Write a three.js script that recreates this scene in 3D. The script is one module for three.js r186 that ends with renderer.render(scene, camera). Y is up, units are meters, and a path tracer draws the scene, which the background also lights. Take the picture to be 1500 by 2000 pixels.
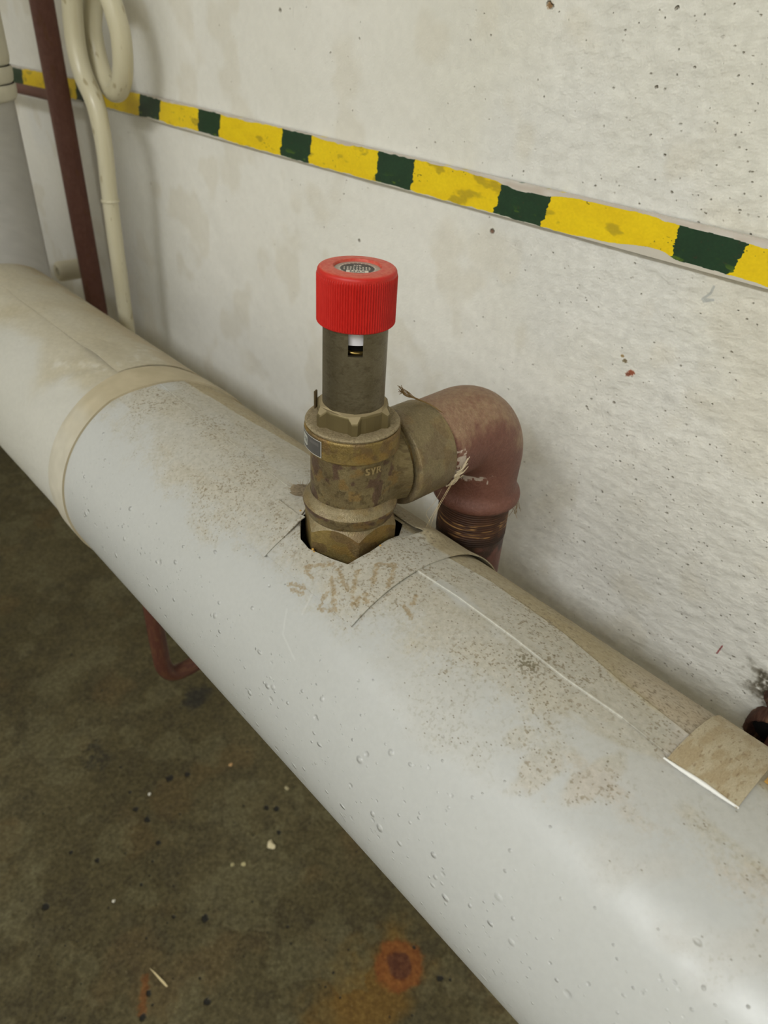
import * as THREE from 'three';
import { mergeGeometries } from 'three/addons/utils/BufferGeometryUtils.js';
import { RoundedBoxGeometry } from 'three/addons/geometries/RoundedBoxGeometry.js';
import { TextGeometry } from 'three/addons/geometries/TextGeometry.js';
import { FontLoader } from 'three/addons/loaders/FontLoader.js';
import { RectAreaLightUniformsLib } from 'three/addons/lights/RectAreaLightUniformsLib.js';
import { MarchingCubes } from 'three/addons/objects/MarchingCubes.js';
import { Brush, Evaluator, SUBTRACTION } from 'three-bvh-csg';

// ---------------------------------------------------------------- camera, light, exposure
// Axes: x along the wall, y up, z out of the wall (wall face at z = 0). The relief valve stands at x = 0.
const PIPE_Y = 0.90, PIPE_Z = 0.285, PIPE_R = 0.11;      // axis and radius of the big insulated pipe
const Y = (v) => v + PIPE_Y;                              // heights below are given from the pipe's axis
const ROOM = { x0: -2.4, x1: 1.9, z1: 3.3, h: 2.8, t: 0.15 };

const scene = new THREE.Scene();
scene.background = new THREE.Color(0x000000);
const camera = new THREE.PerspectiveCamera(71.043, 0.75, 0.02, 20);
{
  const right = new THREE.Vector3(0.67249, 0.05276, -0.73822).normalize();
  const up = new THREE.Vector3(-0.45320, 0.81793, -0.35439).normalize();
  const back = new THREE.Vector3(0.58512, 0.57289, 0.57396).normalize();
  const m = new THREE.Matrix4().makeBasis(right, up, back);
  camera.quaternion.setFromRotationMatrix(m);
  camera.position.set(0.33414, Y(0.43193), 0.57671);
  camera.focus = 0.50;
  camera.userData.fStop = 9;
}
scene.add(camera);

const renderer = new THREE.WebGLRenderer({ antialias: true });
renderer.toneMapping = THREE.LinearToneMapping;
renderer.toneMappingExposure = 1.0;
renderer.shadowMap.enabled = true;
RectAreaLightUniformsLib.init();

const LAMPS = [
  { x: 0.40, z: 2.3, w: 0.8, d: 0.42, power: 31 },
  { x: -1.1, z: 2.6, w: 0.8, d: 0.42, power: 8 },  // unseen fill lamp, added to brighten the left side
  { x: 1.35, z: 2.3, w: 0.8, d: 0.42, power: 22 },  // unseen fill lamp, added to soften the shadow beside the elbow
];
const LAMP_COLOR = new THREE.Color(0.975, 1.0, 1.0);

// ---------------------------------------------------------------- small helpers
const V = (x, y, z) => new THREE.Vector3(x, y, z);
const D2R = Math.PI / 180;
function rng(seed) { let s = seed | 0; return () => { s = (s + 0x6d2b79f5) | 0; let t = Math.imul(s ^ (s >>> 15), 1 | s); t = (t + Math.imul(t ^ (t >>> 7), 61 | t)) ^ t; return ((t ^ (t >>> 14)) >>> 0) / 4294967296; }; }
const clamp = (v, a = 0, b = 1) => Math.min(b, Math.max(a, v));
const sstep = (a, b, v) => { const t = clamp((v - a) / (b - a)); return t * t * (3 - 2 * t); };
const lerp = (a, b, t) => a + (b - a) * t;
const mix3 = (a, b, t) => [lerp(a[0], b[0], t), lerp(a[1], b[1], t), lerp(a[2], b[2], t)];
const PERM = new Float32Array(65536); { const r = rng(7); for (let i = 0; i < 65536; i++) PERM[i] = r(); }
const lat = (i, j) => PERM[((i & 255) << 8) | (j & 255)];
function noise(x, y) {
  const i = Math.floor(x), j = Math.floor(y), f = x - i, g = y - j, u = f * f * (3 - 2 * f), v = g * g * (3 - 2 * g);
  const a = lat(i, j), b = lat(i + 1, j), c = lat(i, j + 1), d = lat(i + 1, j + 1);
  return a + (b - a) * u + (c - a) * v + (a - b - c + d) * u * v;
}
function fbm(x, y, n = 4) { let s = 0, a = 0.5, t = 0; for (let k = 0; k < n; k++) { s += a * noise(x, y); t += a; a *= 0.5; x = x * 2.03 + 17.3; y = y * 2.03 + 9.1; } return s / t; }
function hash2(i, j) { let t = (Math.imul(i | 0, 374761393) + Math.imul(j | 0, 668265263)) | 0; t = Math.imul(t ^ (t >>> 13), 1274126177); return ((t ^ (t >>> 16)) >>> 0) / 4294967296; }
function interp(x, xs, ys) { if (x <= xs[0]) return ys[0]; for (let k = 1; k < xs.length; k++) if (x <= xs[k]) return lerp(ys[k - 1], ys[k], (x - xs[k - 1]) / (xs[k] - xs[k - 1])); return ys[ys.length - 1]; }
function segDist(px, py, pts) {
  let best = 1e9;
  for (let k = 0; k + 1 < pts.length; k++) {
    const [ax, ay] = pts[k], [bx, by] = pts[k + 1], dx = bx - ax, dy = by - ay, t = clamp(((px - ax) * dx + (py - ay) * dy) / (dx * dx + dy * dy + 1e-12));
    best = Math.min(best, Math.hypot(px - ax - dx * t, py - ay - dy * t));
  }
  return best;
}
// colour texture: fn(u, v, i, j) gives sRGB 0..255; value texture: fn gives 0..1
function colorTex(w, h, fn) {
  const d = new Uint8Array(w * h * 4);
  for (let j = 0; j < h; j++) for (let i = 0; i < w; i++) { const c = fn((i + 0.5) / w, (j + 0.5) / h, i, j), k = (j * w + i) * 4; d[k] = clamp(c[0], 0, 255); d[k + 1] = clamp(c[1], 0, 255); d[k + 2] = clamp(c[2], 0, 255); d[k + 3] = 255; }
  return finish(new THREE.DataTexture(d, w, h), true);
}
function valueTex(w, h, fn) {
  const d = new Uint8Array(w * h * 4);
  for (let j = 0; j < h; j++) for (let i = 0; i < w; i++) { const v = clamp(fn((i + 0.5) / w, (j + 0.5) / h, i, j)) * 255, k = (j * w + i) * 4; d[k] = d[k + 1] = d[k + 2] = v; d[k + 3] = 255; }
  return finish(new THREE.DataTexture(d, w, h), false);
}
function finish(t, srgb) { t.wrapS = t.wrapT = THREE.RepeatWrapping; t.magFilter = THREE.LinearFilter; t.minFilter = THREE.LinearFilter; if (srgb) t.colorSpace = THREE.SRGBColorSpace; t.needsUpdate = true; return t; }
function rep(t, x, y) { const c = t.clone(); c.repeat.set(x, y); c.needsUpdate = true; return c; }

const taken = new Map();
function numbered(name) { const n = taken.get(name) || 0; taken.set(name, n + 1); return n ? name + '_' + String(n).padStart(3, '0') : name; }
function mesh(name, geo, mat, parent) {
  const m = new THREE.Mesh(geo, mat); m.castShadow = m.receiveShadow = true;
  m.name = parent ? name : numbered(name); (parent || scene).add(m); return m;
}
function group(name, label, category, grp) {
  const o = new THREE.Group(); o.name = numbered(name); scene.add(o); o.userData = { label, category };
  if (grp) o.userData.group = grp; return o;
}
function tag(o, label, category, grp) { o.userData = { ...o.userData, label, category }; if (grp) o.userData.group = grp; return o; }
function struct(o) { o.userData.kind = 'structure'; return o; }

// indexed grid: fn(i/n, j/m) -> {p:[x,y,z], uv:[u,v]}
function gridGeo(n, m, fn, flip) {
  const pos = [], uv = [], idx = [];
  for (let j = 0; j <= m; j++) for (let i = 0; i <= n; i++) { const q = fn(i / n, j / m, i, j); pos.push(...q.p); uv.push(...q.uv); }
  for (let j = 0; j < m; j++) for (let i = 0; i < n; i++) { const a = j * (n + 1) + i, b = a + 1, c = a + n + 1, d = c + 1; if (flip) idx.push(a, c, b, b, c, d); else idx.push(a, b, c, b, d, c); }
  const g = new THREE.BufferGeometry();
  g.setAttribute('position', new THREE.Float32BufferAttribute(pos, 3)); g.setAttribute('uv', new THREE.Float32BufferAttribute(uv, 2)); g.setIndex(idx); g.computeVertexNormals(); return g;
}
// surface of revolution about a line: profile [[r, h], ...] with creases wherever two equal points follow each other
function lathe(profile, seg = 96, uvScale = 1) {
  const geos = []; let run = [profile[0]], len = 0, start = 0;
  const flush = () => {
    if (run.length > 1) {
      const L = [start]; for (let k = 1; k < run.length; k++) L.push(L[k - 1] + Math.hypot(run[k][0] - run[k - 1][0], run[k][1] - run[k - 1][1]));
      geos.push(gridGeo(seg, run.length - 1, (u, v, i, j) => { const a = (u + 0.5) * 2 * Math.PI, r = run[j][0]; return { p: [r * Math.cos(a), run[j][1], -r * Math.sin(a)], uv: [u, L[j] * uvScale] }; }));
      fixSeam(geos[geos.length - 1], seg); start = L[L.length - 1];
    }
  };
  for (let k = 1; k < profile.length; k++) {
    const p = profile[k], q = profile[k - 1];
    if (p[0] === q[0] && p[1] === q[1]) { flush(); run = [p]; } else run.push(p);
  }
  flush();
  return mergeGeometries(geos);
}
function fixSeam(g, seg) { // equal normals on both sides of the uv seam
  const n = g.attributes.normal, rows = n.count / (seg + 1);
  for (let j = 0; j < rows; j++) { const a = j * (seg + 1), b = a + seg; const v = V(n.getX(a) + n.getX(b), n.getY(a) + n.getY(b), n.getZ(a) + n.getZ(b)).normalize(); n.setXYZ(a, v.x, v.y, v.z); n.setXYZ(b, v.x, v.y, v.z); }
}
// profile with every corner creased
const creased = (pts) => { const o = []; pts.forEach((p, k) => { o.push(p); if (k && k < pts.length - 1) o.push([p[0], p[1]]); }); return o; };
// tube with a radius for each path point
function sweep(pts, radii, seg = 32, caps = true) {
  const n = pts.length, T = pts.map((p, k) => pts[Math.min(k + 1, n - 1)].clone().sub(pts[Math.max(k - 1, 0)]).normalize());
  let N = Math.abs(T[0].y) < 0.9 ? V(0, 1, 0) : V(1, 0, 0); N.sub(T[0].clone().multiplyScalar(N.dot(T[0]))).normalize();
  const fr = []; let len = 0;
  for (let k = 0; k < n; k++) {
    N = N.clone().sub(T[k].clone().multiplyScalar(N.dot(T[k]))).normalize();
    fr.push([N, T[k].clone().cross(N)]);
  }
  const L = [0]; for (let k = 1; k < n; k++) L.push(L[k - 1] + pts[k].distanceTo(pts[k - 1]));
  const R = (k) => (Array.isArray(radii) ? radii[k] : radii);
  const g = gridGeo(seg, n - 1, (u, v, i, j) => { const a = u * 2 * Math.PI, [A, B] = fr[j], p = pts[j].clone().addScaledVector(A, Math.cos(a) * R(j)).addScaledVector(B, Math.sin(a) * R(j)); return { p: p.toArray(), uv: [u, L[j]] }; });
  fixSeam(g, seg);
  const parts = [g];
  if (caps) for (const [k, s] of [[0, -1], [n - 1, 1]]) {
    const c = new THREE.CircleGeometry(R(k), seg), q = new THREE.Quaternion().setFromUnitVectors(V(0, 0, 1), T[k].clone().multiplyScalar(s));
    c.applyQuaternion(q); c.translate(pts[k].x, pts[k].y, pts[k].z); parts.push(c);
  }
  return mergeGeometries(parts);
}
const curvePts = (arr, n, closed = false, tension = 0.5) => new THREE.CatmullRomCurve3(arr.map((a) => V(...a)), closed, 'centripetal', tension).getSpacedPoints(n);
const box = (w, h, d, x, y, z) => { const g = new THREE.BoxGeometry(w, h, d); g.translate(x, y, z); return g; };

// ---------------------------------------------------------------- materials shared by several things
const std = (o) => new THREE.MeshStandardMaterial(o);
const grainTex = valueTex(512, 512, (u, v) => 0.5 * fbm(u * 64, v * 64, 3) + 0.5 * noise(u * 256, v * 256));
const grainFine = rep(grainTex, 1, 1);

// ---------------------------------------------------------------- room
function wallColor(x, y, i, j) { // x, y in metres (y from the pipe's axis)
  const broad = fbm(x * 3.1 + 4, y * 2.3 + 2, 3), mid = fbm(x * 17 + 8, y * 17, 3), fine = fbm(x * 160, y * 160, 3);
  let c = mix3([223, 221, 211], [234, 232, 225], sstep(0.3, 0.7, broad));
  c = mix3(c, [224, 224, 222], 0.5 * sstep(0.55, 0.75, fbm(x * 5 + 30, y * 4 + 11, 3)));
  c = mix3(c, [214, 207, 190], 0.35 * sstep(0.56, 0.72, mid));
  const rgh = 0.35 + 0.65 * sstep(-0.3, 0.05, x), s = ((fine - 0.5) * 20 + (hash2(i, j) - 0.5) * 5) * rgh;
  c = [c[0] + s, c[1] + s, c[2] + s];
  return c;
}
// pits in the plaster, used by colour and relief alike
const pits = []; {
  const r = rng(21);
  for (let k = 0; k < 15000; k++) {
    const x = -1.5 + 2.1 * r(), y = -0.35 + 1.05 * r();
    const dens = 0.12 + 0.88 * sstep(-0.15, 0.15, x) * (y > 0.31 || y < 0.16 ? 1 : 0.45);
    if (r() > dens) continue;
    pits.push([x, y, 0.00042 + 0.0009 * r() * r() * r(), 0.8 + 1.0 * r(), (r() - 0.3) * 0.8, 0.2 + 0.55 * r()]);
  }
  for (const [x, y, s] of [[-0.1293, 0.2603, 0.0022], [-0.1028, 0.4436, 0.0018], [-0.0998, 0.4413, 0.0018], [0.0107, 0.4441, 0.0012], [-0.3262, 0.2075, 0.0016], [-0.4742, 0.4251, 0.0018], [0.0091, 0.3949, 0.001]]) pits.push([x, y, s, 1.3, 0.4, 1]);
}
function pitField(x0, x1, y0, y1, w, h) {
  const f = new Float32Array(w * h);
  for (const [px, py, r, asp, rot, dep] of pits) {
    const R = r * asp * 1.6, i0 = Math.floor((px - R - x0) / (x1 - x0) * w), i1 = Math.ceil((px + R - x0) / (x1 - x0) * w), j0 = Math.floor((py - R - y0) / (y1 - y0) * h), j1 = Math.ceil((py + R - y0) / (y1 - y0) * h);
    for (let j = Math.max(0, j0); j <= Math.min(h - 1, j1); j++) for (let i = Math.max(0, i0); i <= Math.min(w - 1, i1); i++) {
      const dx = x0 + (i + 0.5) / w * (x1 - x0) - px, dy = y0 + (j + 0.5) / h * (y1 - y0) - py;
      const a = (dx * Math.cos(rot) + dy * Math.sin(rot)) / (r * asp), b = (-dx * Math.sin(rot) + dy * Math.cos(rot)) / r;
      const q = Math.hypot(a, b) + (noise(px * 900 + dx * 2500, py * 900 + dy * 2500) - 0.5) * 0.7;
      f[j * w + i] = Math.max(f[j * w + i], dep * (1 - sstep(0.55, 1.15, q)));
    }
  }
  return f;
}
function wallMaterial(x0, x1, y0, y1, w, h) {
  const pf = pitField(x0, x1, y0, y1, w, h);
  const map = colorTex(w, h, (u, v, i, j) => {
    const x = lerp(x0, x1, u), y = lerp(y0, y1, v);
    let c = wallColor(x, y, i, j);
    c = mix3(c, [124, 114, 96], 0.65 * pf[j * w + i]);
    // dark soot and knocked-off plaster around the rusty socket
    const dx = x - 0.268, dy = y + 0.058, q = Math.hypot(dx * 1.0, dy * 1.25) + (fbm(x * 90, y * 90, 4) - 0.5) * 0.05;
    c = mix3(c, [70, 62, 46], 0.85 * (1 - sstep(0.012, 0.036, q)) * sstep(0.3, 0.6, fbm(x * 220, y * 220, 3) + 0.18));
    // rust-brown chips
    for (const [mx, my, s, col] of [[0.0501, 0.1773, 0.0042, [140, 62, 34]], [0.047, 0.1745, 0.003, [120, 60, 40]], [0.0414, 0.1855, 0.003, [110, 96, 66]], [0.0377, 0.189, 0.002, [150, 120, 70]], [-0.1293, 0.2603, 0.003, [125, 92, 74]], [-0.1015, 0.442, 0.004, [150, 112, 70]]]) {
      const d = Math.hypot(x - mx, (y - my) * 1.3) + (noise(x * 1400, y * 1400) - 0.5) * 0.002;
      c = mix3(c, col, 0.85 * (1 - sstep(s * 0.5, s, d)));
    }
    if (Math.abs(x - 0.2095 - (y + 0.0469) * 0.15) < 0.0007 && Math.abs(y + 0.0469) < 0.006) c = mix3(c, [140, 56, 58], 0.8);
    const pen = segDist(x, y, [[0.0985, 0.2675], [0.0975, 0.262], [0.0925, 0.256], [0.101, 0.2575], [0.094, 0.2545]]);
    c = mix3(c, [150, 156, 158], 0.5 * (1 - sstep(0.0005, 0.0014, pen)));
    return c;
  });
  const bump = valueTex(w, h, (u, v, i, j) => {
    const x = lerp(x0, x1, u), y = lerp(y0, y1, v);
    const rough = 0.12 + 0.88 * sstep(-0.25, 0.1, x + (fbm(x * 6, y * 6, 2) - 0.5) * 0.3);
    const lumps = fbm(x * 70 + y * 22, y * 150 - x * 30, 4), broad = fbm(x * 22, y * 22, 3);
    return 0.55 + rough * 0.42 * (lumps - 0.5) + (0.12 + 0.18 * rough) * (broad - 0.5) - 0.55 * pf[j * w + i] + 0.05 * (noise(x * 900, y * 900) - 0.5);
  });
  return std({ map, bumpMap: bump, bumpScale: 0.0042, roughness: 0.82 });
}
{
  const { x0, x1, z1, h, t } = ROOM;
  // the wall in view: two stretches of relief, then plain plaster beyond them
  const yA = -0.42, yB = 0.68, xa = -1.5, xb = -0.45, xc = 0.6;
  const mats = [wallMaterial(xb, xc, yA, yB, 2048, 2048), wallMaterial(xa, xb, yA, yB, 1024, 1024), std({ color: 0xe2ded1, roughness: 0.85, bumpMap: rep(grainTex, 1, 1), bumpScale: 0.001 })];
  const relief = (x, y) => { const e = sstep(xa, xa + 0.08, x) * sstep(xc, xc - 0.08, x) * sstep(yA, yA + 0.06, y) * sstep(yB, yB - 0.06, y); return e * (0.003 * (fbm(x * 7 + 3, y * 7, 3) - 0.5) + 0.0016 * (fbm(x * 40, y * 40, 2) - 0.5)) - 0.0015 * e; };
  const panel = (u0, u1, n, m) => gridGeo(n, m, (u, v) => { const x = lerp(u0, u1, u), y = lerp(yA, yB, v); return { p: [x, Y(y), relief(x, y)], uv: [u, v] }; });
  const rect = (u0, u1, v0, v1) => gridGeo(1, 1, (u, v) => { const x = lerp(u0, u1, u), y = lerp(v0, v1, v); return { p: [x, y, 0], uv: [x / 0.5, y / 0.5] }; });
  const rest = mergeGeometries([rect(x0, xa, 0, h), rect(xc, x1, 0, h), rect(xa, xc, 0, Y(yA)), rect(xa, xc, Y(yB), h), box(x1 - x0, h, t, (x0 + x1) / 2, h / 2, -t / 2 - 0.004)]);
  const wall = mesh('wall_back', mergeGeometries([panel(xb, xc, 260, 270), panel(xa, xb, 160, 170), rest], true), mats);
  struct(wall);

  const plain = std({ color: 0xe0dccf, roughness: 0.9, bumpMap: rep(grainTex, 3, 3), bumpScale: 0.001 });
  struct(mesh('wall_left', box(t, h, z1, x0 - t / 2, h / 2, z1 / 2), plain));
  struct(mesh('wall_right', box(t, h, z1, x1 + t / 2, h / 2, z1 / 2), plain));
  struct(mesh('wall_front', box(x1 - x0 + 2 * t, h, t, (x0 + x1) / 2, h / 2, z1 + t / 2), plain));
  struct(mesh('ceiling', box(x1 - x0 + 2 * t, t, z1 + 2 * t, (x0 + x1) / 2, h + t / 2, z1 / 2), std({ color: 0xdedad0, roughness: 0.95 })));

  // concrete floor: one stretch with its own stains and a painted shadow spot, plain concrete around it
  const fx0 = -1.9, fx1 = 0.3, fz0 = 0, fz1 = 1.1; // metres
  const holes = [[-0.5877, 0.2451, 0.0094], [-0.5733, 0.213, 0.0071], [-0.5688, 0.3309, 0.0071], [-0.5336, 0.3237, 0.0082], [-0.4961, 0.5368, 0.0082], [-0.2964, 0.3369, 0.0082], [-0.2281, 0.4887, 0.0071], [-0.1805, 0.4014, 0.0071], [-0.4761, 0.3301, 0.0059], [-0.4038, 0.1318, 0.0071], [-0.3885, 0.1181, 0.0071], [-0.3439, 0.1431, 0.0059], [0.046, 0.0904, 0.0071], [-0.518, 0.4331, 0.0059], [-0.3338, 0.3762, 0.0047], [-0.2527, 0.4671, 0.0059], [-0.565, 0.4629, 0.0047], [-0.4238, 0.3923, 0.0047]];
  { const r = rng(5); for (let k = 0; k < 420; k++) holes.push([fx0 + 2.2 * r(), 0.05 + 0.95 * r(), 0.0014 + 0.0036 * r() * r() * r()]); }
  const FW = 2048, FH = 1024, hf = new Float32Array(FW * FH);
  for (const [px, pz, s] of holes) {
    const ci = (px - fx0) / 2.2 * FW, cj = (pz - fz0) / 1.1 * FH, R = Math.ceil(s * 1.6 / 2.2 * FW) + 1;
    for (let j = Math.floor(cj - R); j <= cj + R; j++) for (let i = Math.floor(ci - R); i <= ci + R; i++) {
      if (i < 0 || j < 0 || i >= FW || j >= FH) continue;
      const dx = (i - ci) * 2.2 / FW, dz = (j - cj) * 1.1 / FH, q = Math.hypot(dx, dz * 1.15) / s * 1.1 + (noise(i * 0.35, j * 0.35) - 0.5) * 0.6;
      hf[j * FW + i] = Math.max(hf[j * FW + i], 1 - sstep(0.6, 1.1, q));
    }
  }
  const scar = (x, z) => 1 - sstep(0.016, 0.034, Math.hypot((x + 0.7356) * 0.8, z - 0.3394) + (fbm(x * 60, z * 60, 3) - 0.5) * 0.03);
  const fmap = colorTex(FW, FH, (u, v, i, j) => {
    const x = lerp(fx0, fx1, u), z = lerp(fz0, fz1, v);
    const b = fbm(x * 5, z * 5, 4), m = fbm(x * 34, z * 34, 4), f = fbm(x * 210, z * 210, 3);
    let c = mix3([70, 62, 34], [82, 74, 46], sstep(0.25, 0.75, b));
    c = mix3(c, [58, 51, 30], 0.45 * sstep(0.45, 0.75, m));
    c = mix3(c, [104, 98, 72], 0.55 * sstep(0.5, 0.72, fbm(x * 12 + 50, z * 12, 4)) * sstep(0.42, 0.6, z + (b - 0.5) * 0.3));
    c = mix3(c, [98, 74, 38], 0.25 * sstep(0.6, 0.75, fbm(x * 9 + 70, z * 9 + 5, 3)));
    // rust left by a round foot: dark disc, orange ring, ochre run-off
    const rx = x + 0.0139, rz = z - 0.129, rd = Math.hypot(rx, rz) + (fbm(x * 80, z * 80, 3) - 0.5) * 0.014;
    const run = Math.hypot((rx + 0.010) * 0.85, (rz - 0.075) * 0.52) + (fbm(x * 30, z * 30, 4) - 0.5) * 0.07;
    c = mix3(c, [112, 80, 20], 0.75 * (1 - sstep(0.02, 0.085, run)));
    c = mix3(c, [120, 66, 16], 0.85 * (1 - sstep(0.036, 0.048, rd)));
    c = mix3(c, [76, 38, 16], 0.85 * (1 - sstep(0.018, 0.025, rd)));
    const st = segDist(x, z, [[-0.2767, 0.4602], [-0.2541, 0.4744], [-0.2335, 0.4894]]);
    c = mix3(c, [112, 66, 22], 0.75 * (1 - sstep(0.002, 0.009, st + (noise(x * 300, z * 300) - 0.5) * 0.006)));
    const dk = Math.hypot((x + 0.7421) * 0.9, (z - 0.0911) * 0.7) + (fbm(x * 50, z * 50, 3) - 0.5) * 0.03;  // shadow spot near the bent tube, painted into the floor colour
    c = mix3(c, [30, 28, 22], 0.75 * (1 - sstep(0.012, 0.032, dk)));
    c = mix3(c, [40, 36, 24], 0.7 * scar(x, z) * sstep(0.35, 0.6, fbm(x * 130, z * 130, 3)));
    // worn skin of the screed: paler flakes with sharp outlines
    const fl = fbm(x * 15 + 80, z * 15 + 3, 5); c = mix3(c, [100, 95, 68], 0.4 * sstep(0.56, 0.585, fl) * (0.5 + 0.8 * fbm(x * 90, z * 90, 3)));
    const s = (f - 0.5) * 44 + (hash2(i, j) - 0.5) * 12;
    c = [c[0] + s, c[1] + s, c[2] + s * 0.9];
    c = mix3(c, [16, 14, 9], 0.9 * hf[j * FW + i]);
    if (hash2(i * 7 + 1, j * 3) > 0.9994 && noise(x * 20, z * 20) > 0.5) c = mix3(c, [176, 168, 140], 0.7);
    return c;
  });
  const fbump = valueTex(FW, FH, (u, v, i, j) => { const x = lerp(fx0, fx1, u), z = lerp(fz0, fz1, v); return 0.6 + 0.5 * (fbm(x * 40, z * 40, 4) - 0.5) + 0.25 * (fbm(x * 160, z * 160, 3) - 0.5) - 0.5 * hf[j * FW + i] - 0.3 * scar(x, z); });
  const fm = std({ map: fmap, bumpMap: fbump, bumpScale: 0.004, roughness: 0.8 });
  const fplain = std({ roughness: 0.82, bumpMap: rep(grainTex, 1, 1), bumpScale: 0.002, map: colorTex(1024, 1024, (u, v, i, j) => {
    const x = u * 2 + 9, z = v * 2 + 5, b = fbm(x * 5, z * 5, 4); let c = mix3([70, 62, 34], [82, 74, 46], sstep(0.25, 0.75, b)); c = mix3(c, [58, 51, 30], 0.45 * sstep(0.45, 0.75, fbm(x * 34, z * 34, 4)));
    c = mix3(c, [100, 95, 68], 0.4 * sstep(0.56, 0.585, fbm(x * 15 + 80, z * 15 + 3, 5)) * (0.5 + 0.8 * fbm(x * 90, z * 90, 3))); const s = (fbm(x * 160, z * 160, 3) - 0.5) * 44; return [c[0] + s, c[1] + s, c[2] + s * 0.9];
  }) });
  fplain.map.repeat.set(0.5, 0.5);
  const fl = gridGeo(1, 1, (u, v) => ({ p: [lerp(fx0, fx1, u), 0, lerp(fz0, fz1, v)], uv: [u, v] }), true);
  const frect = (a, b, c, d) => gridGeo(1, 1, (u, v) => ({ p: [lerp(a, b, u), 0, lerp(c, d, v)], uv: [lerp(a, b, u), lerp(c, d, v)] }), true);
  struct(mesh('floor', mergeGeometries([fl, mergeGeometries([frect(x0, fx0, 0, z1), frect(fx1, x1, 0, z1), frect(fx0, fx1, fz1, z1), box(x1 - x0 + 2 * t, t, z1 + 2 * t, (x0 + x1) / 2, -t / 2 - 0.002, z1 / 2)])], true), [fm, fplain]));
}

// ---------------------------------------------------------------- insulated pipe along the wall
// Its jacket is unrolled: x in metres, a = degrees from the top towards the room.
const JX0 = -0.36, JLEN = 1.0;
const STROKES = [[[0.0329, 19.8], [0.0442, 22.4], [0.0514, 23.7]], [[0.045, 15.6], [0.051, 19.6], [0.056, 23.2]], [[0.0506, 8.5], [0.0621, 16.4]], [[0.0606, 4.3], [0.0712, 13.2]], [[0.0506, 8.5], [0.0606, 4.3]], [[0.0149, 28.1], [0.0227, 28.4]], [[0.009, 35.3], [0.022, 32.8]], [[0.0343, 23.5], [0.0541, 31.6]], [[0.0427, 35.2], [0.0561, 31.8]], [[0.0405, 29.1], [0.0425, 33.4]], [[0.0575, 24], [0.0664, 25.7]], [[0.0648, 21], [0.0702, 22.9]], [[0.062, 23.5], [0.0635, 26.8]], [[0.0915, 15.2], [0.1008, 16.7]], [[0.0116, 26.6], [0.0257, 19.7]], [[0.0907, 9.3], [0.0938, 12.6]], [[0.0138, 36.1], [0.0238, 35.1]]];
const arc = (a) => a * D2R * PIPE_R;
const tapeBack = (x) => interp(x, [-0.30, -0.2, -0.12, 0.07, 0.11, 0.175, 0.22, 0.28], [-15, -18.9, -25, -16.5, -20.4, -18.5, -13.7, -10]);
const tapeEdge = (x) => interp(x, [-0.30, -0.2, -0.13, -0.07, 0.07, 0.11, 0.16, 0.2, 0.24, 0.28], [-1.5, 1, 3.2, 3.7, 0, -1.2, -0.8, 0.5, 0, 1.5]);
const STROKES_M = STROKES.map((s) => s.map(([x, a]) => [x, arc(a)]));
function dustAmount(x, a) { // settled dust, patchy, wiped off in places
  const y = arc(a);
  const edge = interp(x, [-0.5, -0.32, -0.29, -0.2, -0.09, -0.056, 0.072, 0.078, 0.11, 0.17, 0.21, 0.25, 0.3, 0.36, 0.6], [34, 30, 24, 33, 38, 34, 33, 27, 22, 19, 21, 24, 19, 12, 10]);
  const wob = (fbm(x * 22 + 3, y * 22, 4) - 0.5) * 22 + (fbm(x * 110, y * 110, 4) - 0.5) * 16 + (noise(x * 800, y * 800) - 0.5) * 9;
  let d = 1 - sstep(edge - 11, edge + 12, a + wob);
  const wiped = sstep(0.5, 0.62, fbm(x * 9 + y * 26 + 40, y * 30 - x * 6 + 7, 4)) * (x > 0.09 || x < -0.28 ? 0.75 : 0.25);
  d *= 1 - wiped * sstep(-14, -4, a);
  d = Math.max(d, 0.8 * sstep(tapeBack(x) + 1.5, tapeBack(x) - 1.5, a));
  // reddish smears dragged down the front
  for (const [sx, sa, len, w] of [[0.226, 28, 0.022, 0.012], [0.25, 22, 0.026, 0.01], [0.205, 26, 0.012, 0.009]]) {
    const q = Math.hypot((x - sx + (y - arc(sa)) * 0.25) / w, (y - arc(sa)) / len) + (fbm(x * 60, y * 60, 3) - 0.5) * 1.1;
    d = Math.max(d, 0.8 * (1 - sstep(0.5, 1.05, q)));
  }
  // a thin uneven film further down the flank
  d = Math.max(d, 0.30 * (1 - sstep(30, 46, a + (fbm(x * 16 + 20, y * 16, 4) - 0.5) * 44)) * sstep(0.36, 0.62, fbm(x * 34 + 5, y * 34 + x * 20, 4)) * sstep(0.0, 0.1, x));
  return clamp(d);
}
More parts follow.
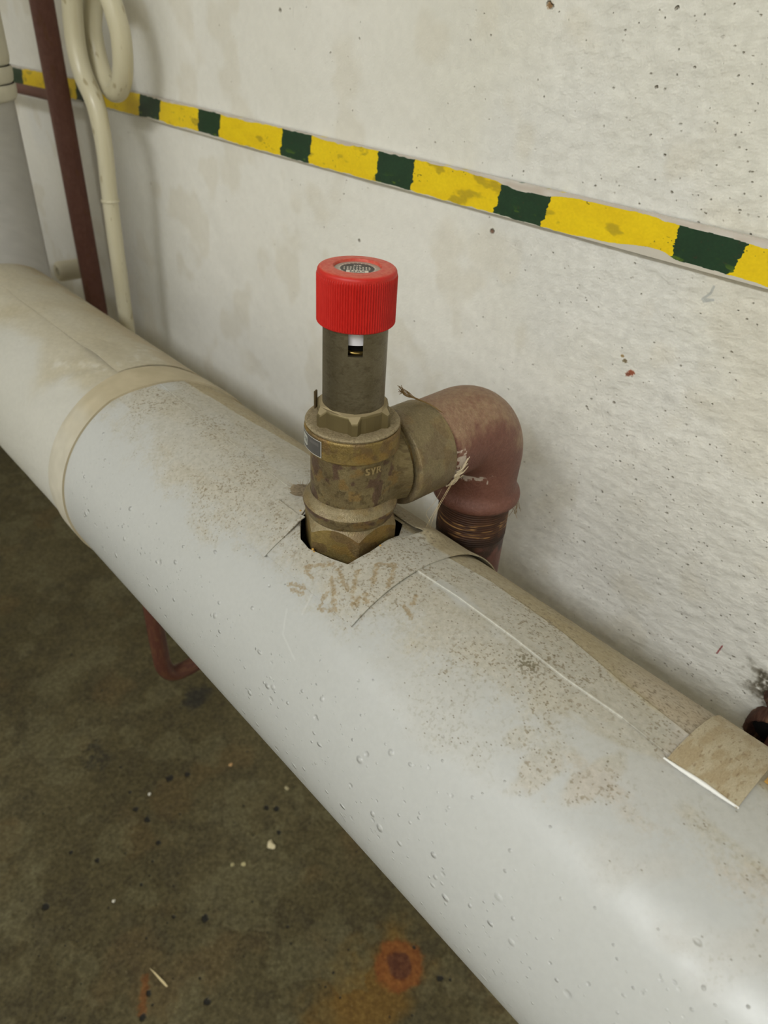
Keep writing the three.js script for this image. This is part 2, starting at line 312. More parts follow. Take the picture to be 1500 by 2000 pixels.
function jacketColor(x, a, i, j) {
  const y = arc(a), d = dustAmount(x, a);
  let c = mix3([178, 179, 176], [186, 187, 185], fbm(x * 6, y * 6, 3));
  const tb = tapeBack(x), warm = sstep(tb + 1.2, tb - 1.2, a + (fbm(x * 60, y * 60, 3) - 0.5) * 3);
  let dc = mix3([174, 167, 150], [166, 153, 124], warm);
  dc = mix3(dc, [190, 174, 164], 0.35 * sstep(0.2, 0.24, x) * sstep(0.5, 0.6, fbm(x * 14, y * 14, 2)));
  c = mix3(c, dc, d * (0.5 + 0.42 * fbm(x * 45 + 9, y * 45, 3) + 0.2 * warm));
  // grains of dirt lying in the dust
  const dens = d * (0.4 + 0.9 * sstep(0.4, 0.65, fbm(x * 26 + 60, y * 26, 3)));
  const g = fbm(x * 640, y * 640, 2);
  c = mix3(c, [128, 117, 96], 0.6 * dens * sstep(0.6, 0.8, g));
  const h = hash2(i >> 1, j >> 1); if (h > 1 - 0.02 * dens) c = mix3(c, [96, 86, 68], 0.55);
  // dark speckled patches
  const q = Math.hypot((x - 0.178) / 0.016, (y - arc(4)) / 0.012); c = mix3(c, [92, 84, 62], 0.6 * (1 - sstep(0.3, 1.1, q)) * sstep(0.5, 0.66, noise(x * 900, y * 900)));
  // muddy finger strokes on the collar sheet
  let m = 0; for (const s of STROKES_M) { const e = segDist(x, y, s) + (noise(x * 700, y * 700) - 0.5) * 0.0028; m = Math.max(m, 1 - sstep(0.0006, 0.0024, e)); }
  c = mix3(c, [140, 118, 82], 0.62 * m * (0.4 + 0.8 * noise(x * 1100, y * 1100)));
  const w1 = Math.min(segDist(x, y, [[0.0213, arc(43)], [0.0306, arc(51)], [0.0505, arc(55)]]), segDist(x, y, [[0.0307, arc(32.7)], [0.0349, arc(40.7)]]));
  c = mix3(c, [206, 207, 204], 0.28 * (1 - sstep(0.0004, 0.0012, w1)));
  // pale line along the edge of the lengthwise tape
  if (x > 0.074 && x < 0.24) c = mix3(c, [214, 212, 203], 0.65 * (1 - sstep(0.0003, 0.0010, Math.abs(y - arc(tapeEdge(x))))));
  // long scratches
  const sc = noise(x * 60 + y * 300, y * 40 - x * 500); if (sc > 0.93 && d < 0.6 && noise(x * 15, y * 15) > 0.62) c = mix3(c, [180, 180, 176], 0.3);
  const s = (fbm(x * 420, y * 420, 2) - 0.5) * (5 + 16 * d) + (hash2(i, j) - 0.5) * (2 + 7 * d);
  return [c[0] + s, c[1] + s, c[2] + s];
}
// small blisters in the jacket
const JW = 2048, JH = 2048, blister = new Float32Array(JW * JH); {
  const r = rng(99);
  for (let k = 0; k < 1500; k++) {
    const x = -0.3 + 0.85 * r(), a = 36 + 80 * r(); if (r() > 0.25 + 0.75 * sstep(40, 70, a)) continue;
    const big = r() < 0.1, s = big ? 0.0015 + 0.0013 * r() : 0.0005 + 0.001 * r() * r(), asp = 0.55 + 0.5 * r(), dep = (r() < 0.75 ? 1 : -0.7) * (0.35 + 0.65 * r());
    const ci = (x - JX0) / JLEN * JW, cj = (a / 360 + 0.5) * JH, sx = s * JW / JLEN, sy = s * asp * JH / (2 * Math.PI * PIPE_R), R = Math.ceil(Math.max(sx, sy) * 1.5);
    for (let j = Math.floor(cj - R); j <= cj + R; j++) for (let i = Math.floor(ci - R); i <= ci + R; i++) {
      if (i < 0 || j < 0 || i >= JW || j >= JH) continue;
      const q = Math.hypot((i - ci) / sx, (j - cj) / sy); if (q < 1.3) blister[j * JW + i] += dep * (1 - sstep(0.3, 1.2, q)) * (0.3 + s * 260);
    }
  }
}
const jacketMap = colorTex(JW, JH, (u, v, i, j) => { const a = (v - 0.5) * 360; return a < -120 || a > 130 ? [184, 186, 183] : jacketColor(JX0 + u * JLEN, a, i, j); });
const jacketRough = valueTex(1024, 1024, (u, v) => { const a = (v - 0.5) * 360, x = JX0 + u * JLEN; return a < -120 || a > 130 ? 0.4 : lerp(0.34, 0.80, dustAmount(x, a)) + 0.05 * (fbm(x * 60, arc(a) * 60, 3) - 0.5); });
const jacketBump = valueTex(JW, JH, (u, v, i, j) => { const a = (v - 0.5) * 360, x = JX0 + u * JLEN, y = arc(a); return 0.45 + 0.45 * blister[j * JW + i] + 0.02 * dustAmount(x, a) * (noise(x * 900, y * 900) - 0.5); });
const jacketMat = std({ map: jacketMap, roughnessMap: jacketRough, roughness: 1, bumpMap: jacketBump, bumpScale: 0.0034 });
// jacket further along, beyond the joint band
const farMap = colorTex(1024, 1024, (u, v, i, j) => {
  const x = -1.4 + u * 1.1, a = (v - 0.5) * 360, y = arc(a);
  let c = mix3([182, 180, 170], [192, 190, 182], fbm(x * 6, y * 6, 3));
  const d = (1 - sstep(20, 42, a + (fbm(x * 14, y * 14, 4) - 0.5) * 50)) * (0.45 + 0.55 * fbm(x * 26, y * 26, 3));
  c = mix3(c, [174, 163, 136], 0.85 * d);
  c = mix3(c, [168, 150, 118], 0.6 * sstep(-12, -30, a + (fbm(x * 24, y * 24, 3) - 0.5) * 22) * sstep(0.3, 0.6, fbm(x * 50, y * 50, 3)));
  for (const s of [[[-0.37, arc(6)], [-0.385, arc(20)], [-0.40, arc(30)]], [[-0.372, arc(9)], [-0.40, arc(17)], [-0.44, arc(28)]], [[-0.37, arc(-4)], [-0.39, arc(-14)], [-0.41, arc(-20)]], [[-0.365, arc(-8)], [-0.37, arc(-18)]]]) c = mix3(c, [206, 204, 198], 0.5 * sstep(0.35, 0.7, fbm(x * 120, y * 120, 3)) * (1 - sstep(0.001, 0.010, segDist(x, y, s) + (fbm(x * 90, y * 90, 3) - 0.5) * 0.016)));
  const s = (fbm(x * 300, y * 300, 2) - 0.5) * (6 + 12 * d); return [c[0] + s, c[1] + s, c[2] + s];
});
const farMat = std({ map: farMap, roughness: 0.58, bumpMap: valueTex(1024, 1024, (u, v) => { const x = -1.4 + u * 1.1, y = arc((v - 0.5) * 360); return 0.5 + 0.5 * (fbm(x * 26 + y * 30, y * 40, 3) - 0.5) + 0.05 * noise(x * 400, y * 400); }), bumpScale: 0.0025 });
const bandMat = std({ map: colorTex(512, 512, (u, v, i, j) => { const s = (fbm(u * 60, v * 60, 3) - 0.5) * 20; const a = (v - 0.5) * 360, d = 1 - sstep(20, 60, a + (fbm(u * 8, v * 20, 3) - 0.5) * 50); const c = mix3([190, 184, 168], [176, 163, 134], 0.85 * d); return [c[0] + s, c[1] + s, c[2] + s]; }), roughness: 0.6 });

// a point of the jacket's skin, r from the axis
const skin = (x, a, r) => [x, Y(Math.cos(a * D2R) * r), PIPE_Z + Math.sin(a * D2R) * r];
const juv = (x, a) => [(x - JX0) / JLEN, a / 360 + 0.5];
const fuv = (x, a) => [(x + 1.4) / 1.1, a / 360 + 0.5];
function skinGrid(x0, x1, a0, a1, rfn, uvfn, nx, na) { return gridGeo(nx, na, (u, v) => { const x = lerp(x0, x1, u), a = lerp(a0, a1, v); return { p: skin(x, a, rfn(x, a)), uv: uvfn(x, a) }; }, true); }
// a loose sheet on the skin: upper face, rim and underside
function skinSheet(x0, x1, a0, a1, rfn, th, uvfn, nx, na) {
  const top = skinGrid(x0, x1, a0, a1, rfn, uvfn, nx, na), parts = [top];
  const rim = (n, f) => parts.push(gridGeo(n, 1, (u, v) => { const [x, a] = f(u); return { p: skin(x, a, rfn(x, a) - th * v), uv: uvfn(x, a) }; }));
  rim(nx, (u) => [lerp(x0, x1, u), a0]); rim(nx, (u) => [lerp(x0, x1, u), a1]); rim(na, (u) => [x0, lerp(a0, a1, u)]); rim(na, (u) => [x1, lerp(a0, a1, u)]);
  return mergeGeometries(parts);
}
// ring between a polygon hole and a rectangle, in (x, arc) around the valve's foot
const HOLE = [[-0.041, 2], [-0.0305, 12.5], [-0.012, 19.6], [0.0005, 20.6], [0.021, 18.3], [0.0350, 16.0], [0.0374, 6.7], [0.0365, -4.3], [0.0415, -20], [0.024, -22.5], [-0.02, -23], [-0.039, -16]].map(([x, a]) => [x, arc(a)]);
const INNER = [[-0.0330, 2], [-0.0318, 11.5], [-0.012, 19.8], [0.0005, 21], [0.021, 18.8], [0.0358, 16.4], [0.0366, 6.7], [0.0334, -4], [0.0332, -11], [0.02, -20], [-0.02, -21], [-0.034, -10]].map(([x, a]) => [x, arc(a)]);
function holeRadius(phi, HOLE) {
  const dx = Math.cos(phi), dy = Math.sin(phi); let best = 0;
  for (let k = 0; k < HOLE.length; k++) {
    const [ax, ay] = HOLE[k], [bx, by] = HOLE[(k + 1) % HOLE.length], ex = bx - ax, ey = by - ay, den = dx * ey - dy * ex;
    if (Math.abs(den) < 1e-12) continue;
    const t = (ax * ey - ay * ex) / den, s = (ax * dy - ay * dx) / den;
    if (t > 0 && s >= -1e-9 && s <= 1 + 1e-9) best = Math.max(best, t);
  }
  return best;
}
function holedSheet(x0, x1, a0, a1, rfn, uvfn, HOLE, th, rings = 14) {
  const y0 = arc(a0), y1 = arc(a1), phis = [];
  for (let k = 0; k < 240; k++) phis.push(k / 240 * 2 * Math.PI - Math.PI);
  for (const [x, y] of [...HOLE, [x0, y0], [x1, y0], [x0, y1], [x1, y1]]) phis.push(Math.atan2(y, x));
  phis.sort((p, q) => p - q); phis.push(phis[0] + 2 * Math.PI);
  const at = (phi, t) => {
    const c = Math.cos(phi), s = Math.sin(phi), ro = Math.min(c > 0 ? x1 / c : x0 / c, s > 0 ? y1 / s : (s < 0 ? y0 / s : 1e9)), ri = holeRadius(phi, HOLE), r = lerp(ri, ro, t * t * 0.5 + t * 0.5);
    return [r * c, r * s / (PIPE_R * D2R)];
  };
  const n = phis.length - 1;
  const top = gridGeo(n, rings, (u, v, i, j) => { const [x, a] = at(phis[i], j / rings); return { p: skin(x, a, rfn(x, a)), uv: uvfn(x, a) }; });
  const parts = [top];
  if (th) for (const t of [0, 1]) parts.push(gridGeo(n, 1, (u, v, i, j) => { const [x, a] = at(phis[i], t); return { p: skin(x, a, rfn(x, a) - th * j), uv: uvfn(x, a) }; }));
  if (th) parts.push(gridGeo(n, rings, (u, v, i, j) => { const [x, a] = at(phis[i], j / rings); return { p: skin(x, a, rfn(x, a) - th), uv: uvfn(x, a) }; }, true));
  return mergeGeometries(parts);
}
{
  const pipe = group('insulated_pipe', 'large white plastic-jacketed insulated pipe running along the wall', 'pipe');
  const round = () => PIPE_R;
  const R0 = ROOM.x0, R1 = ROOM.x1;
  const right = mergeGeometries([
    skinGrid(-0.32, -0.10, -180, 180, round, juv, 30, 240), skinGrid(-0.10, 0.12, 60, 300, round, juv, 20, 160),
    holedSheet(-0.10, 0.12, -60, 60, round, juv, INNER, 0), skinGrid(0.12, 0.64, -180, 180, round, juv, 40, 240), skinGrid(0.64, R1, -180, 180, round, juv, 10, 240)]);
  mesh('jacket_section', right, jacketMat, pipe);
  const wob = (x, a) => PIPE_R - 0.0008 + 0.0011 * Math.sin((x + 0.36) * 150 + a * 0.22) * Math.exp(-Math.pow((x + 0.40) / 0.035, 2)) * Math.exp(-Math.pow((a - 24) / 16, 2)) + 0.0016 * (fbm(x * 14, a * 0.05, 2) - 0.5) * sstep(-0.33, -0.4, x);
  mesh('jacket_section', mergeGeometries([skinGrid(-1.4, -0.30, -180, 180, wob, fuv, 140, 200), skinGrid(R0, -1.4, -180, 180, () => PIPE_R - 0.0004, fuv, 6, 120)]), farMat, pipe);
  // joint band where the two jackets overlap; its edge drifts on the far side
  const bx1 = (a) => interp(a, [-60, -30, -15, 4, 24, 180], [-0.288, -0.2944, -0.3005, -0.303, -0.312, -0.312]), bx0 = (a) => interp(a, [-60, -22, 5, 40, 180], [-0.338, -0.346, -0.352, -0.350, -0.352]);
  const bandR = (u) => PIPE_R + 0.0006 + 0.0012 * sstep(0, 0.25, u) + 0.0004 * u;
  const bandP = (u, a, dr) => { const aa = a > 180 ? a - 360 : a, x = lerp(bx0(Math.max(-60, aa)), bx1(Math.max(-60, aa)), u); return skin(x, a, bandR(u) - dr); };
  const wrap = (v) => -60 + 360 * v;
  mesh('joint_band', mergeGeometries([
    gridGeo(8, 240, (u, v) => ({ p: bandP(u, wrap(v), 0), uv: [u * 0.06, (wrap(v) > 180 ? wrap(v) - 360 : wrap(v)) / 360 + 0.5] }), true),
    gridGeo(1, 240, (u, v) => ({ p: bandP(1, wrap(v), u * 0.0025), uv: [0, v] })), gridGeo(1, 240, (u, v) => ({ p: bandP(0, wrap(v), u * 0.002), uv: [0, v] }))]), bandMat, pipe);
  // lengthwise sealing tape on the crown, both sides of the valve
  for (const [x0, x1] of [[-0.30, -0.055], [0.070, 0.275]]) {
    const P = (u, v, dr) => { const x = lerp(x0, x1, u), a = lerp(tapeBack(x), tapeEdge(x), v), lift = 0.0006 * Math.pow(Math.abs(2 * v - 1), 6); return { p: skin(x, a, PIPE_R + 0.0007 + lift - dr), uv: juv(x, a) }; };
    mesh('seam_tape', mergeGeometries([gridGeo(60, 12, (u, v) => P(u, v, 0), true), gridGeo(60, 1, (u, v) => P(u, 0, v * 0.0011)), gridGeo(60, 1, (u, v) => P(u, 1, v * 0.0011)), gridGeo(1, 12, (u, v) => P(0, v, u * 0.001)), gridGeo(1, 12, (u, v) => P(1, v, u * 0.001))]), jacketMat, pipe);
  }
  // overlap of the far jacket, open along a short slit
  const lipR = (x, a) => PIPE_R + 0.0010 + 0.0042 * Math.exp(-Math.pow((x + 0.405) / 0.032, 2)) * sstep(-6, 9, a);
  mesh('overlap_flap', skinSheet(-0.80, -0.353, -75, 8.6, lipR, 0.0012, fuv, 90, 30), farMat, pipe);
  // collar sheet cut out around the valve, its corner curled up
  const collarR = (x, a) => PIPE_R + 0.0019 + 0.0045 * Math.exp(-(Math.pow((x - 0.041) / 0.010, 2) + Math.pow((arc(a) - arc(-23)) / 0.014, 2))) + 0.0016 * Math.exp(-Math.pow((x - 0.074) / 0.010, 2)) * sstep(-8, -30, a);
  mesh('collar_sheet', holedSheet(-0.056, 0.074, -78, 32.6, collarR, juv, HOLE, 0.0009, 22), jacketMat, pipe);
  const cutR = (x, a) => PIPE_R + 0.0030 + 0.0035 * sstep(-0.036, -0.0235, x) * sstep(24, 12, a);
  mesh('collar_sheet', skinSheet(-0.060, -0.0235, 12.2, 33.8, cutR, 0.0009, juv, 16, 20), jacketMat, pipe);
  // patch of brown tape with its edge rolled up
  const tapeMat = std({ map: colorTex(512, 512, (u, v, i, j) => { const b = fbm(u * 9, v * 9, 4); let c = mix3([182, 170, 144], [168, 151, 120], sstep(0.35, 0.65, b)); c = mix3(c, [120, 98, 70], 0.5 * sstep(0.66, 0.8, fbm(u * 40, v * 40, 3))); const s = (fbm(u * 120, v * 120, 2) - 0.5) * 26; return [c[0] + s, c[1] + s, c[2] + s]; }), roughness: 0.6 });
  const puv = (x, a) => [(x - 0.27) / 0.04, (a + 60) / 64];
  mesh('repair_tape', skinSheet(0.271, 0.310, -60, 2.6, () => PIPE_R + 0.0018, 0.0009, puv, 10, 40), tapeMat, pipe);
  mesh('repair_tape', skinSheet(0.312, 0.36, -60, -13, () => PIPE_R + 0.0012, 0.0009, puv, 10, 40), std({ color: 0xb58a3e, roughness: 0.55 }), pipe);
  mesh('rolled_tape_edge', sweep(Array.from({ length: 30 }, (_, k) => { const u = k / 29; const q = skin(lerp(0.2695, 0.3105, u), 3.3 - 1.1 * u + 0.08 * Math.sin(u * 9), PIPE_R + 0.0014); return V(...q); }), Array.from({ length: 30 }, (_, k) => 0.0005 + 0.0008 * Math.sin(Math.PI * clamp(k / 29 * 0.94 + 0.03)) * (0.8 + 0.3 * noise(k * 0.7, 3))), 10), std({ color: 0xe9e8e4, roughness: 0.5 }), pipe);
  // what the cut-out shows of the inside
  mesh('foam_lining', skinGrid(-0.10, 0.12, -180, 180, () => 0.088, juv, 10, 120), std({ color: 0x4a4438, roughness: 1, bumpMap: rep(grainTex, 4, 4), bumpScale: 0.003 }), pipe);
  const lumps = []; { const r = rng(31); for (const [x, a] of [[-0.0335, 12.2], [-0.0338, 13], [0.0035, 19.8], [0.006, 20.2], [0.0372, 1], [-0.036, 10]]) { const g = new THREE.IcosahedronGeometry(0.0007 + 0.0005 * r(), 1); const p = skin(x, a, PIPE_R + 0.0018); g.translate(...p); lumps.push(g); } }
  mesh('foam_crumbs', mergeGeometries(lumps), std({ color: 0xb8904a, roughness: 1 }), pipe).userData.kind = 'stuff';
}

// ---------------------------------------------------------------- riser and its sleeve at the left
{
  const riser = group('insulated_riser', 'grey jacketed vertical pipe rising from the insulated pipe at left', 'pipe');
  const rx = -0.89, yb = Y(0.308), top = ROOM.h;
  const mat = std({ map: colorTex(512, 512, (u, v) => { const s = (fbm(u * 30, v * 30, 4) - 0.5) * 14; return [180 + s, 179 + s, 178 + s]; }), roughness: 0.42 });
  const seg = 128;
  // lower end follows the crown of the horizontal pipe
  const lower = gridGeo(seg, 24, (u, v) => { const a = u * 2 * Math.PI, px = Math.cos(a) * PIPE_R, pz = Math.sin(a) * PIPE_R, foot = Y(Math.sqrt(Math.max(0, (PIPE_R + 0.0005) ** 2 - pz * pz))); return { p: [rx + px, lerp(foot, yb + 0.02, v), PIPE_Z + pz], uv: [u, v] }; }, true);
  fixSeam(lower, seg); mesh('jacket', lower, mat, riser);
  const sl = std({ map: colorTex(256, 256, (u, v) => { const s = (fbm(u * 30, v * 30, 4) - 0.5) * 16; return [206 + s, 202 + s, 186 + s]; }), roughness: 0.5 });
  const ring = (y0, y1, r) => { const g = lathe([[PIPE_R - 0.004, y0 + 0.002], [r - 0.004, y0], [r - 0.0012, y0 + 0.004], [r, y0 + 0.012], [r, y0 + 0.012], [r, y1 - 0.002], [r - 0.0016, y1]], 96); g.translate(rx, 0, PIPE_Z); return g; };
  mesh('sleeve_ring', ring(yb - 0.004, yb + 0.0155, 0.1165), sl, riser);
  mesh('sleeve_ring', ring(yb + 0.015, yb + 0.036, 0.1160), sl, riser);
  mesh('upper_jacket', ring(yb + 0.0355, top, 0.1155), sl, riser);
}

// ---------------------------------------------------------------- pressure relief valve
const font = await new FontLoader().loadAsync('fonts/droid/droid_sans_bold.typeface.json');
// brass skins: u once round (0.19 m), v 0.2 m
const brassSkin = (lo, hi, spot, stain) => { const t = colorTex(1024, 1024, (u, v, i, j) => {
  const x = u * 0.19, y = v * 0.2, b = fbm(x * 60, y * 60, 4), m = fbm(x * 90 + 11, y * 110, 4), f = fbm(x * 1300, y * 1300, 3);
  let c = mix3(lo, hi, sstep(0.3, 0.7, b));
  c = mix3(c, spot, 0.55 * sstep(0.5, 0.66, m));
  c = mix3(c, [96, 74, 62], stain * sstep(0.56, 0.63, fbm(x * 75 + 5, y * 75 + 31, 3)));
  c = mix3(c, [74, 62, 42], 0.5 * stain * sstep(0.6, 0.72, fbm(x * 320 + 70, y * 320, 3)));
  const s = (f - 0.5) * 30 + (hash2(i, j) - 0.5) * 10; return [c[0] + s, c[1] + s, c[2] + s];
}); t.repeat.set(1, 5); return t; };
const brassRough = valueTex(512, 512, (u, v) => 0.46 + 0.4 * (fbm(u * 24, v * 24, 4) - 0.35)); brassRough.repeat.set(1, 5);
const castBump = valueTex(512, 512, (u, v) => fbm(u * 150, v * 150, 3));
castBump.repeat.set(3, 12);
const brassOf = (lo, hi, spot, stain) => std({ map: brassSkin(lo, hi, spot, stain), metalness: 0.6, roughnessMap: brassRough, roughness: 1, bumpMap: castBump, bumpScale: 0.0003 });
const brass = brassOf([134, 120, 86], [118, 104, 74], [142, 110, 62], 0.8);          // cast body, stained
const brassBright = brassOf([146, 126, 76], [132, 112, 66], [150, 118, 62], 0.35);     // machined collar and hexagon
const brassDull = brassOf([142, 129, 98], [126, 113, 84], [136, 116, 78], 0.22); brassDull.metalness = 0.4;   // dull, lightly dusty casting
const dustTex = colorTex(512, 512, (u, v, i, j) => { const f = fbm(u * 160, v * 160, 3); const c = mix3([158, 145, 116], [138, 123, 94], fbm(u * 14, v * 14, 3)); const s = (f - 0.5) * 52 + (hash2(i, j) - 0.5) * 24; return [c[0] + s, c[1] + s, c[2] + s]; });
dustTex.repeat.set(1, 6);
const dustyBrass = std({ map: dustTex, metalness: 0.3, roughness: 0.75, bumpMap: castBump, bumpScale: 0.0004 });
{
  const valve = group('relief_valve', 'brass safety relief valve with ribbed red cap standing on the white pipe', 'valve');
  valve.position.set(0, PIPE_Y, PIPE_Z);
  // hexagonal foot: flats cut by a conical chamfer
  {
    const rc = 0.0366, n = 360, ap = rc * Math.cos(Math.PI / 6), y0 = 0.1182, slope = 0.80;
    const hexR = (a) => { const s = Math.PI / 3, q = (((a + s / 2) % s) + s) % s - s / 2; return Math.min(ap / Math.cos(q), rc - 0.0005); };
    const lineY = (a) => y0 + (rc - 0.0003 - hexR(a)) / slope;     // where the conical chamfer cuts the flats
    const at = (u, y, r) => { const a = (u + 0.5) * 2 * Math.PI; return { p: [r * Math.cos(a), y, -r * Math.sin(a)], uv: [u, y] }; };
    const ang = (u) => (u + 0.5) * 2 * Math.PI;
    const flats = gridGeo(n, 4, (u, v) => at(u, lerp(0.085, lineY(ang(u)), v), hexR(ang(u))));
    const topY = 0.1252, rTop = rc - 0.0003 - (topY - y0) * slope;
    const chamfer = gridGeo(n, 4, (u, v) => { const y = lerp(lineY(ang(u)), topY, v); return at(u, y, Math.min(hexR(ang(u)), rc - 0.0003 - (y - y0) * slope)); });
    fixSeam(flats, n); fixSeam(chamfer, n);
    const cap = new THREE.CircleGeometry(0.036, 6); cap.rotateX(Math.PI / 2); cap.rotateY(Math.PI / 6); cap.translate(0, 0.0852, 0);
    const up = lathe([[rTop, topY], [0.0305, 0.1256], [0.0300, 0.1257]], 96);
    mesh('hexagon_foot', mergeGeometries([flats, cap]), brassBright, valve);
    mesh('foot_chamfer', mergeGeometries([chamfer, up]), brassDull, valve);
    mesh('threaded_nipple', lathe([[0.024, 0.05], [0.024, 0.0862]], 48), std({ color: 0x3a332a, metalness: 0.6, roughness: 0.6 }), valve);
    const sq = []; for (const [a, y, w, h] of [[0.30, 0.109, 0.0045, 0.006]]) { /* stamped frame on the flat */ for (const [dx, dy, bw, bh] of [[0, h / 2, w, 0.0004], [0, -h / 2, w, 0.0004], [w / 2, 0, 0.0004, h], [-w / 2, 0, 0.0004, h]]) sq.push(box(bw, bh, 0.0003, dx, y + dy, 0)); }
    const st = mergeGeometries(sq); st.rotateY(Math.PI / 2); st.translate(ap + 0.0001, 0, 0.004); mesh('stamped_mark', st, std({ color: 0x6b5530, metalness: 0.7, roughness: 0.6 }), valve);
  }
  // body with its flared lower shoulder
  mesh('shoulder_ring', lathe([[0.0306, 0.1252], [0.0322, 0.1256], [0.0330, 0.1268], [0.0334, 0.1288], [0.0340, 0.1308], [0.0349, 0.1332], [0.0351, 0.1345], [0.0348, 0.1356]], 128), brass, valve);
  mesh('shoulder_top', lathe([[0.0348, 0.1356], [0.0342, 0.1366], [0.0328, 0.1380], [0.0312, 0.1394], [0.0301, 0.1412], [0.0296, 0.1432]], 128), brassDull, valve);
  // body and outlet neck run into each other with a soft fillet
  {
    const sd = (x, y, z) => {
      const body = Math.max(Math.hypot(x, z) - 0.0294, Math.abs(y - 0.1605) - 0.0225);
      const t = clamp((-z - 0.012) / 0.024), neck = Math.max(Math.hypot(x * lerp(1.16, 1.06, t), y - 0.153) - lerp(0.0315, 0.0352, t * t), -z - 0.0330, z);
      const k = 0.0075, h = clamp(0.5 + 0.5 * (neck - body) / k); return lerp(neck, body, h) - k * h * (1 - h);
    };
    const N = 84, lo = [-0.037, 0.134, -0.041], hi = [0.037, 0.187, 0.034];
    const mc = new MarchingCubes(N, new THREE.MeshBasicMaterial(), false, false, 120000); mc.isolation = 0;
    const P = (k, i) => lerp(lo[k], hi[k], i / N);
    for (let c = 0; c < N; c++) for (let b = 0; b < N; b++) for (let a = 0; a < N; a++) mc.field[c * N * N + b * N + a] = -sd(P(0, a), P(1, b), P(2, c)) * 100;
    mc.update();
    const n = mc.count, pos = new Float32Array(n * 3), nor = new Float32Array(n * 3), uv = new Float32Array(n * 2), e = 0.0004;
    for (let k = 0; k < n; k++) {
      const q = [0, 1, 2].map((d) => lerp(lo[d], hi[d], (mc.positionArray[k * 3 + d] + 1) / 2)); pos.set(q, k * 3);
      const g = V(sd(q[0] + e, q[1], q[2]) - sd(q[0] - e, q[1], q[2]), sd(q[0], q[1] + e, q[2]) - sd(q[0], q[1] - e, q[2]), sd(q[0], q[1], q[2] + e) - sd(q[0], q[1], q[2] - e)).normalize(); nor.set(g.toArray(), k * 3);
      uv[k * 2] = (Math.atan2(-q[2], q[0]) / (2 * Math.PI) + 1.5) % 1; uv[k * 2 + 1] = q[1];
    }
    const g = new THREE.BufferGeometry(); g.setAttribute('position', new THREE.BufferAttribute(pos, 3)); g.setAttribute('normal', new THREE.BufferAttribute(nor, 3)); g.setAttribute('uv', new THREE.BufferAttribute(uv, 2));
    mesh('body', g, brass, valve);
  }
  { // outlet barrel, lying towards the wall, its front lip standing clear of the neck
    const core = lathe([[0.0312, 0.030], [0.0312, 0.0372]], 64); core.rotateX(-Math.PI / 2); core.translate(-0.0040, 0.1575, 0); mesh('outlet_groove', core, brass, valve);
    const prof = [[0.0260, 0.0366], [0.0338, 0.0366], [0.0338, 0.0366], [0.0358, 0.0371], [0.0366, 0.0384], [0.0368, 0.041], [0.0368, 0.0732], [0.0362, 0.0745], [0.0362, 0.0745], [0.031, 0.0748]];
    const g = lathe(prof, 96); g.rotateX(-Math.PI / 2); g.translate(0, 0.1530, 0);
    mesh('outlet_barrel', g, brassDull, valve);
  }
  // collar with its two bright edge lines, then the dusty cover disc
  const collar = mesh('collar_ring', lathe([[0.0296, 0.1808], [0.0325, 0.1808], [0.0325, 0.1808], [0.0333, 0.1814], [0.0335, 0.1822], [0.0335, 0.1955], [0.0333, 0.1966], [0.0326, 0.1972], [0.0326, 0.1972], [0.0316, 0.1972]], 128), brassBright, valve);
  mesh('cover_disc', lathe([[0.0319, 0.1970], [0.0322, 0.1982], [0.0330, 0.1986], [0.0331, 0.1991], [0.0327, 0.1998], [0.0318, 0.2002], [0.0300, 0.2003], [0.021, 0.2005]], 128), dustyBrass, valve);
  { // name plate stuck round the collar's left side
    const a0 = 41 + 37, a1 = 41 + 84, r = 0.0338, y0 = 0.1826, y1 = 0.1952;
    const cv = document.createElement('canvas'); cv.width = 512; cv.height = 320; const c = cv.getContext('2d');
    c.fillStyle = '#5c5a58'; c.fillRect(0, 0, 512, 320); c.strokeStyle = '#d9d6cc'; c.lineWidth = 10; c.strokeRect(8, 8, 496, 304);
    c.fillStyle = '#b9b9b2'; c.beginPath(); c.roundRect(40, 50, 190, 220, 40); c.fill(); c.strokeStyle = '#22211f'; c.lineWidth = 16; c.stroke();
    c.fillStyle = '#26302e'; c.font = 'bold 120px sans-serif'; c.textAlign = 'center'; c.fillText('SYR', 135, 205, 150);
    c.fillStyle = '#6d6a68'; c.fillRect(290, 60, 170, 60);
    const t = finish(new THREE.CanvasTexture(cv), true);
    const g = gridGeo(24, 1, (u, v) => { const a = lerp(a1, a0, u) * D2R; return { p: [r * Math.cos(a), lerp(y0, y1, v), r * Math.sin(a)], uv: [u, v] }; });
    const rim = mergeGeometries([g, ...[0, 1].map((e) => gridGeo(24, 1, (u, v) => { const a = lerp(a1, a0, u) * D2R, q = r - v * 0.0004; return { p: [q * Math.cos(a), e ? y1 : y0, q * Math.sin(a)], uv: [u, e] }; })), ...[a0, a1].map((d) => gridGeo(1, 1, (u, v) => { const q = r - u * 0.0004; return { p: [q * Math.cos(d * D2R), lerp(y0, y1, v), q * Math.sin(d * D2R)], uv: [d === a0 ? 1 : 0, v] }; }))]);
    mesh('name_plate', rim, std({ map: t, metalness: 0.3, roughness: 0.4 }), collar).userData.label = 'small silver and black sticker on the collar';
  }
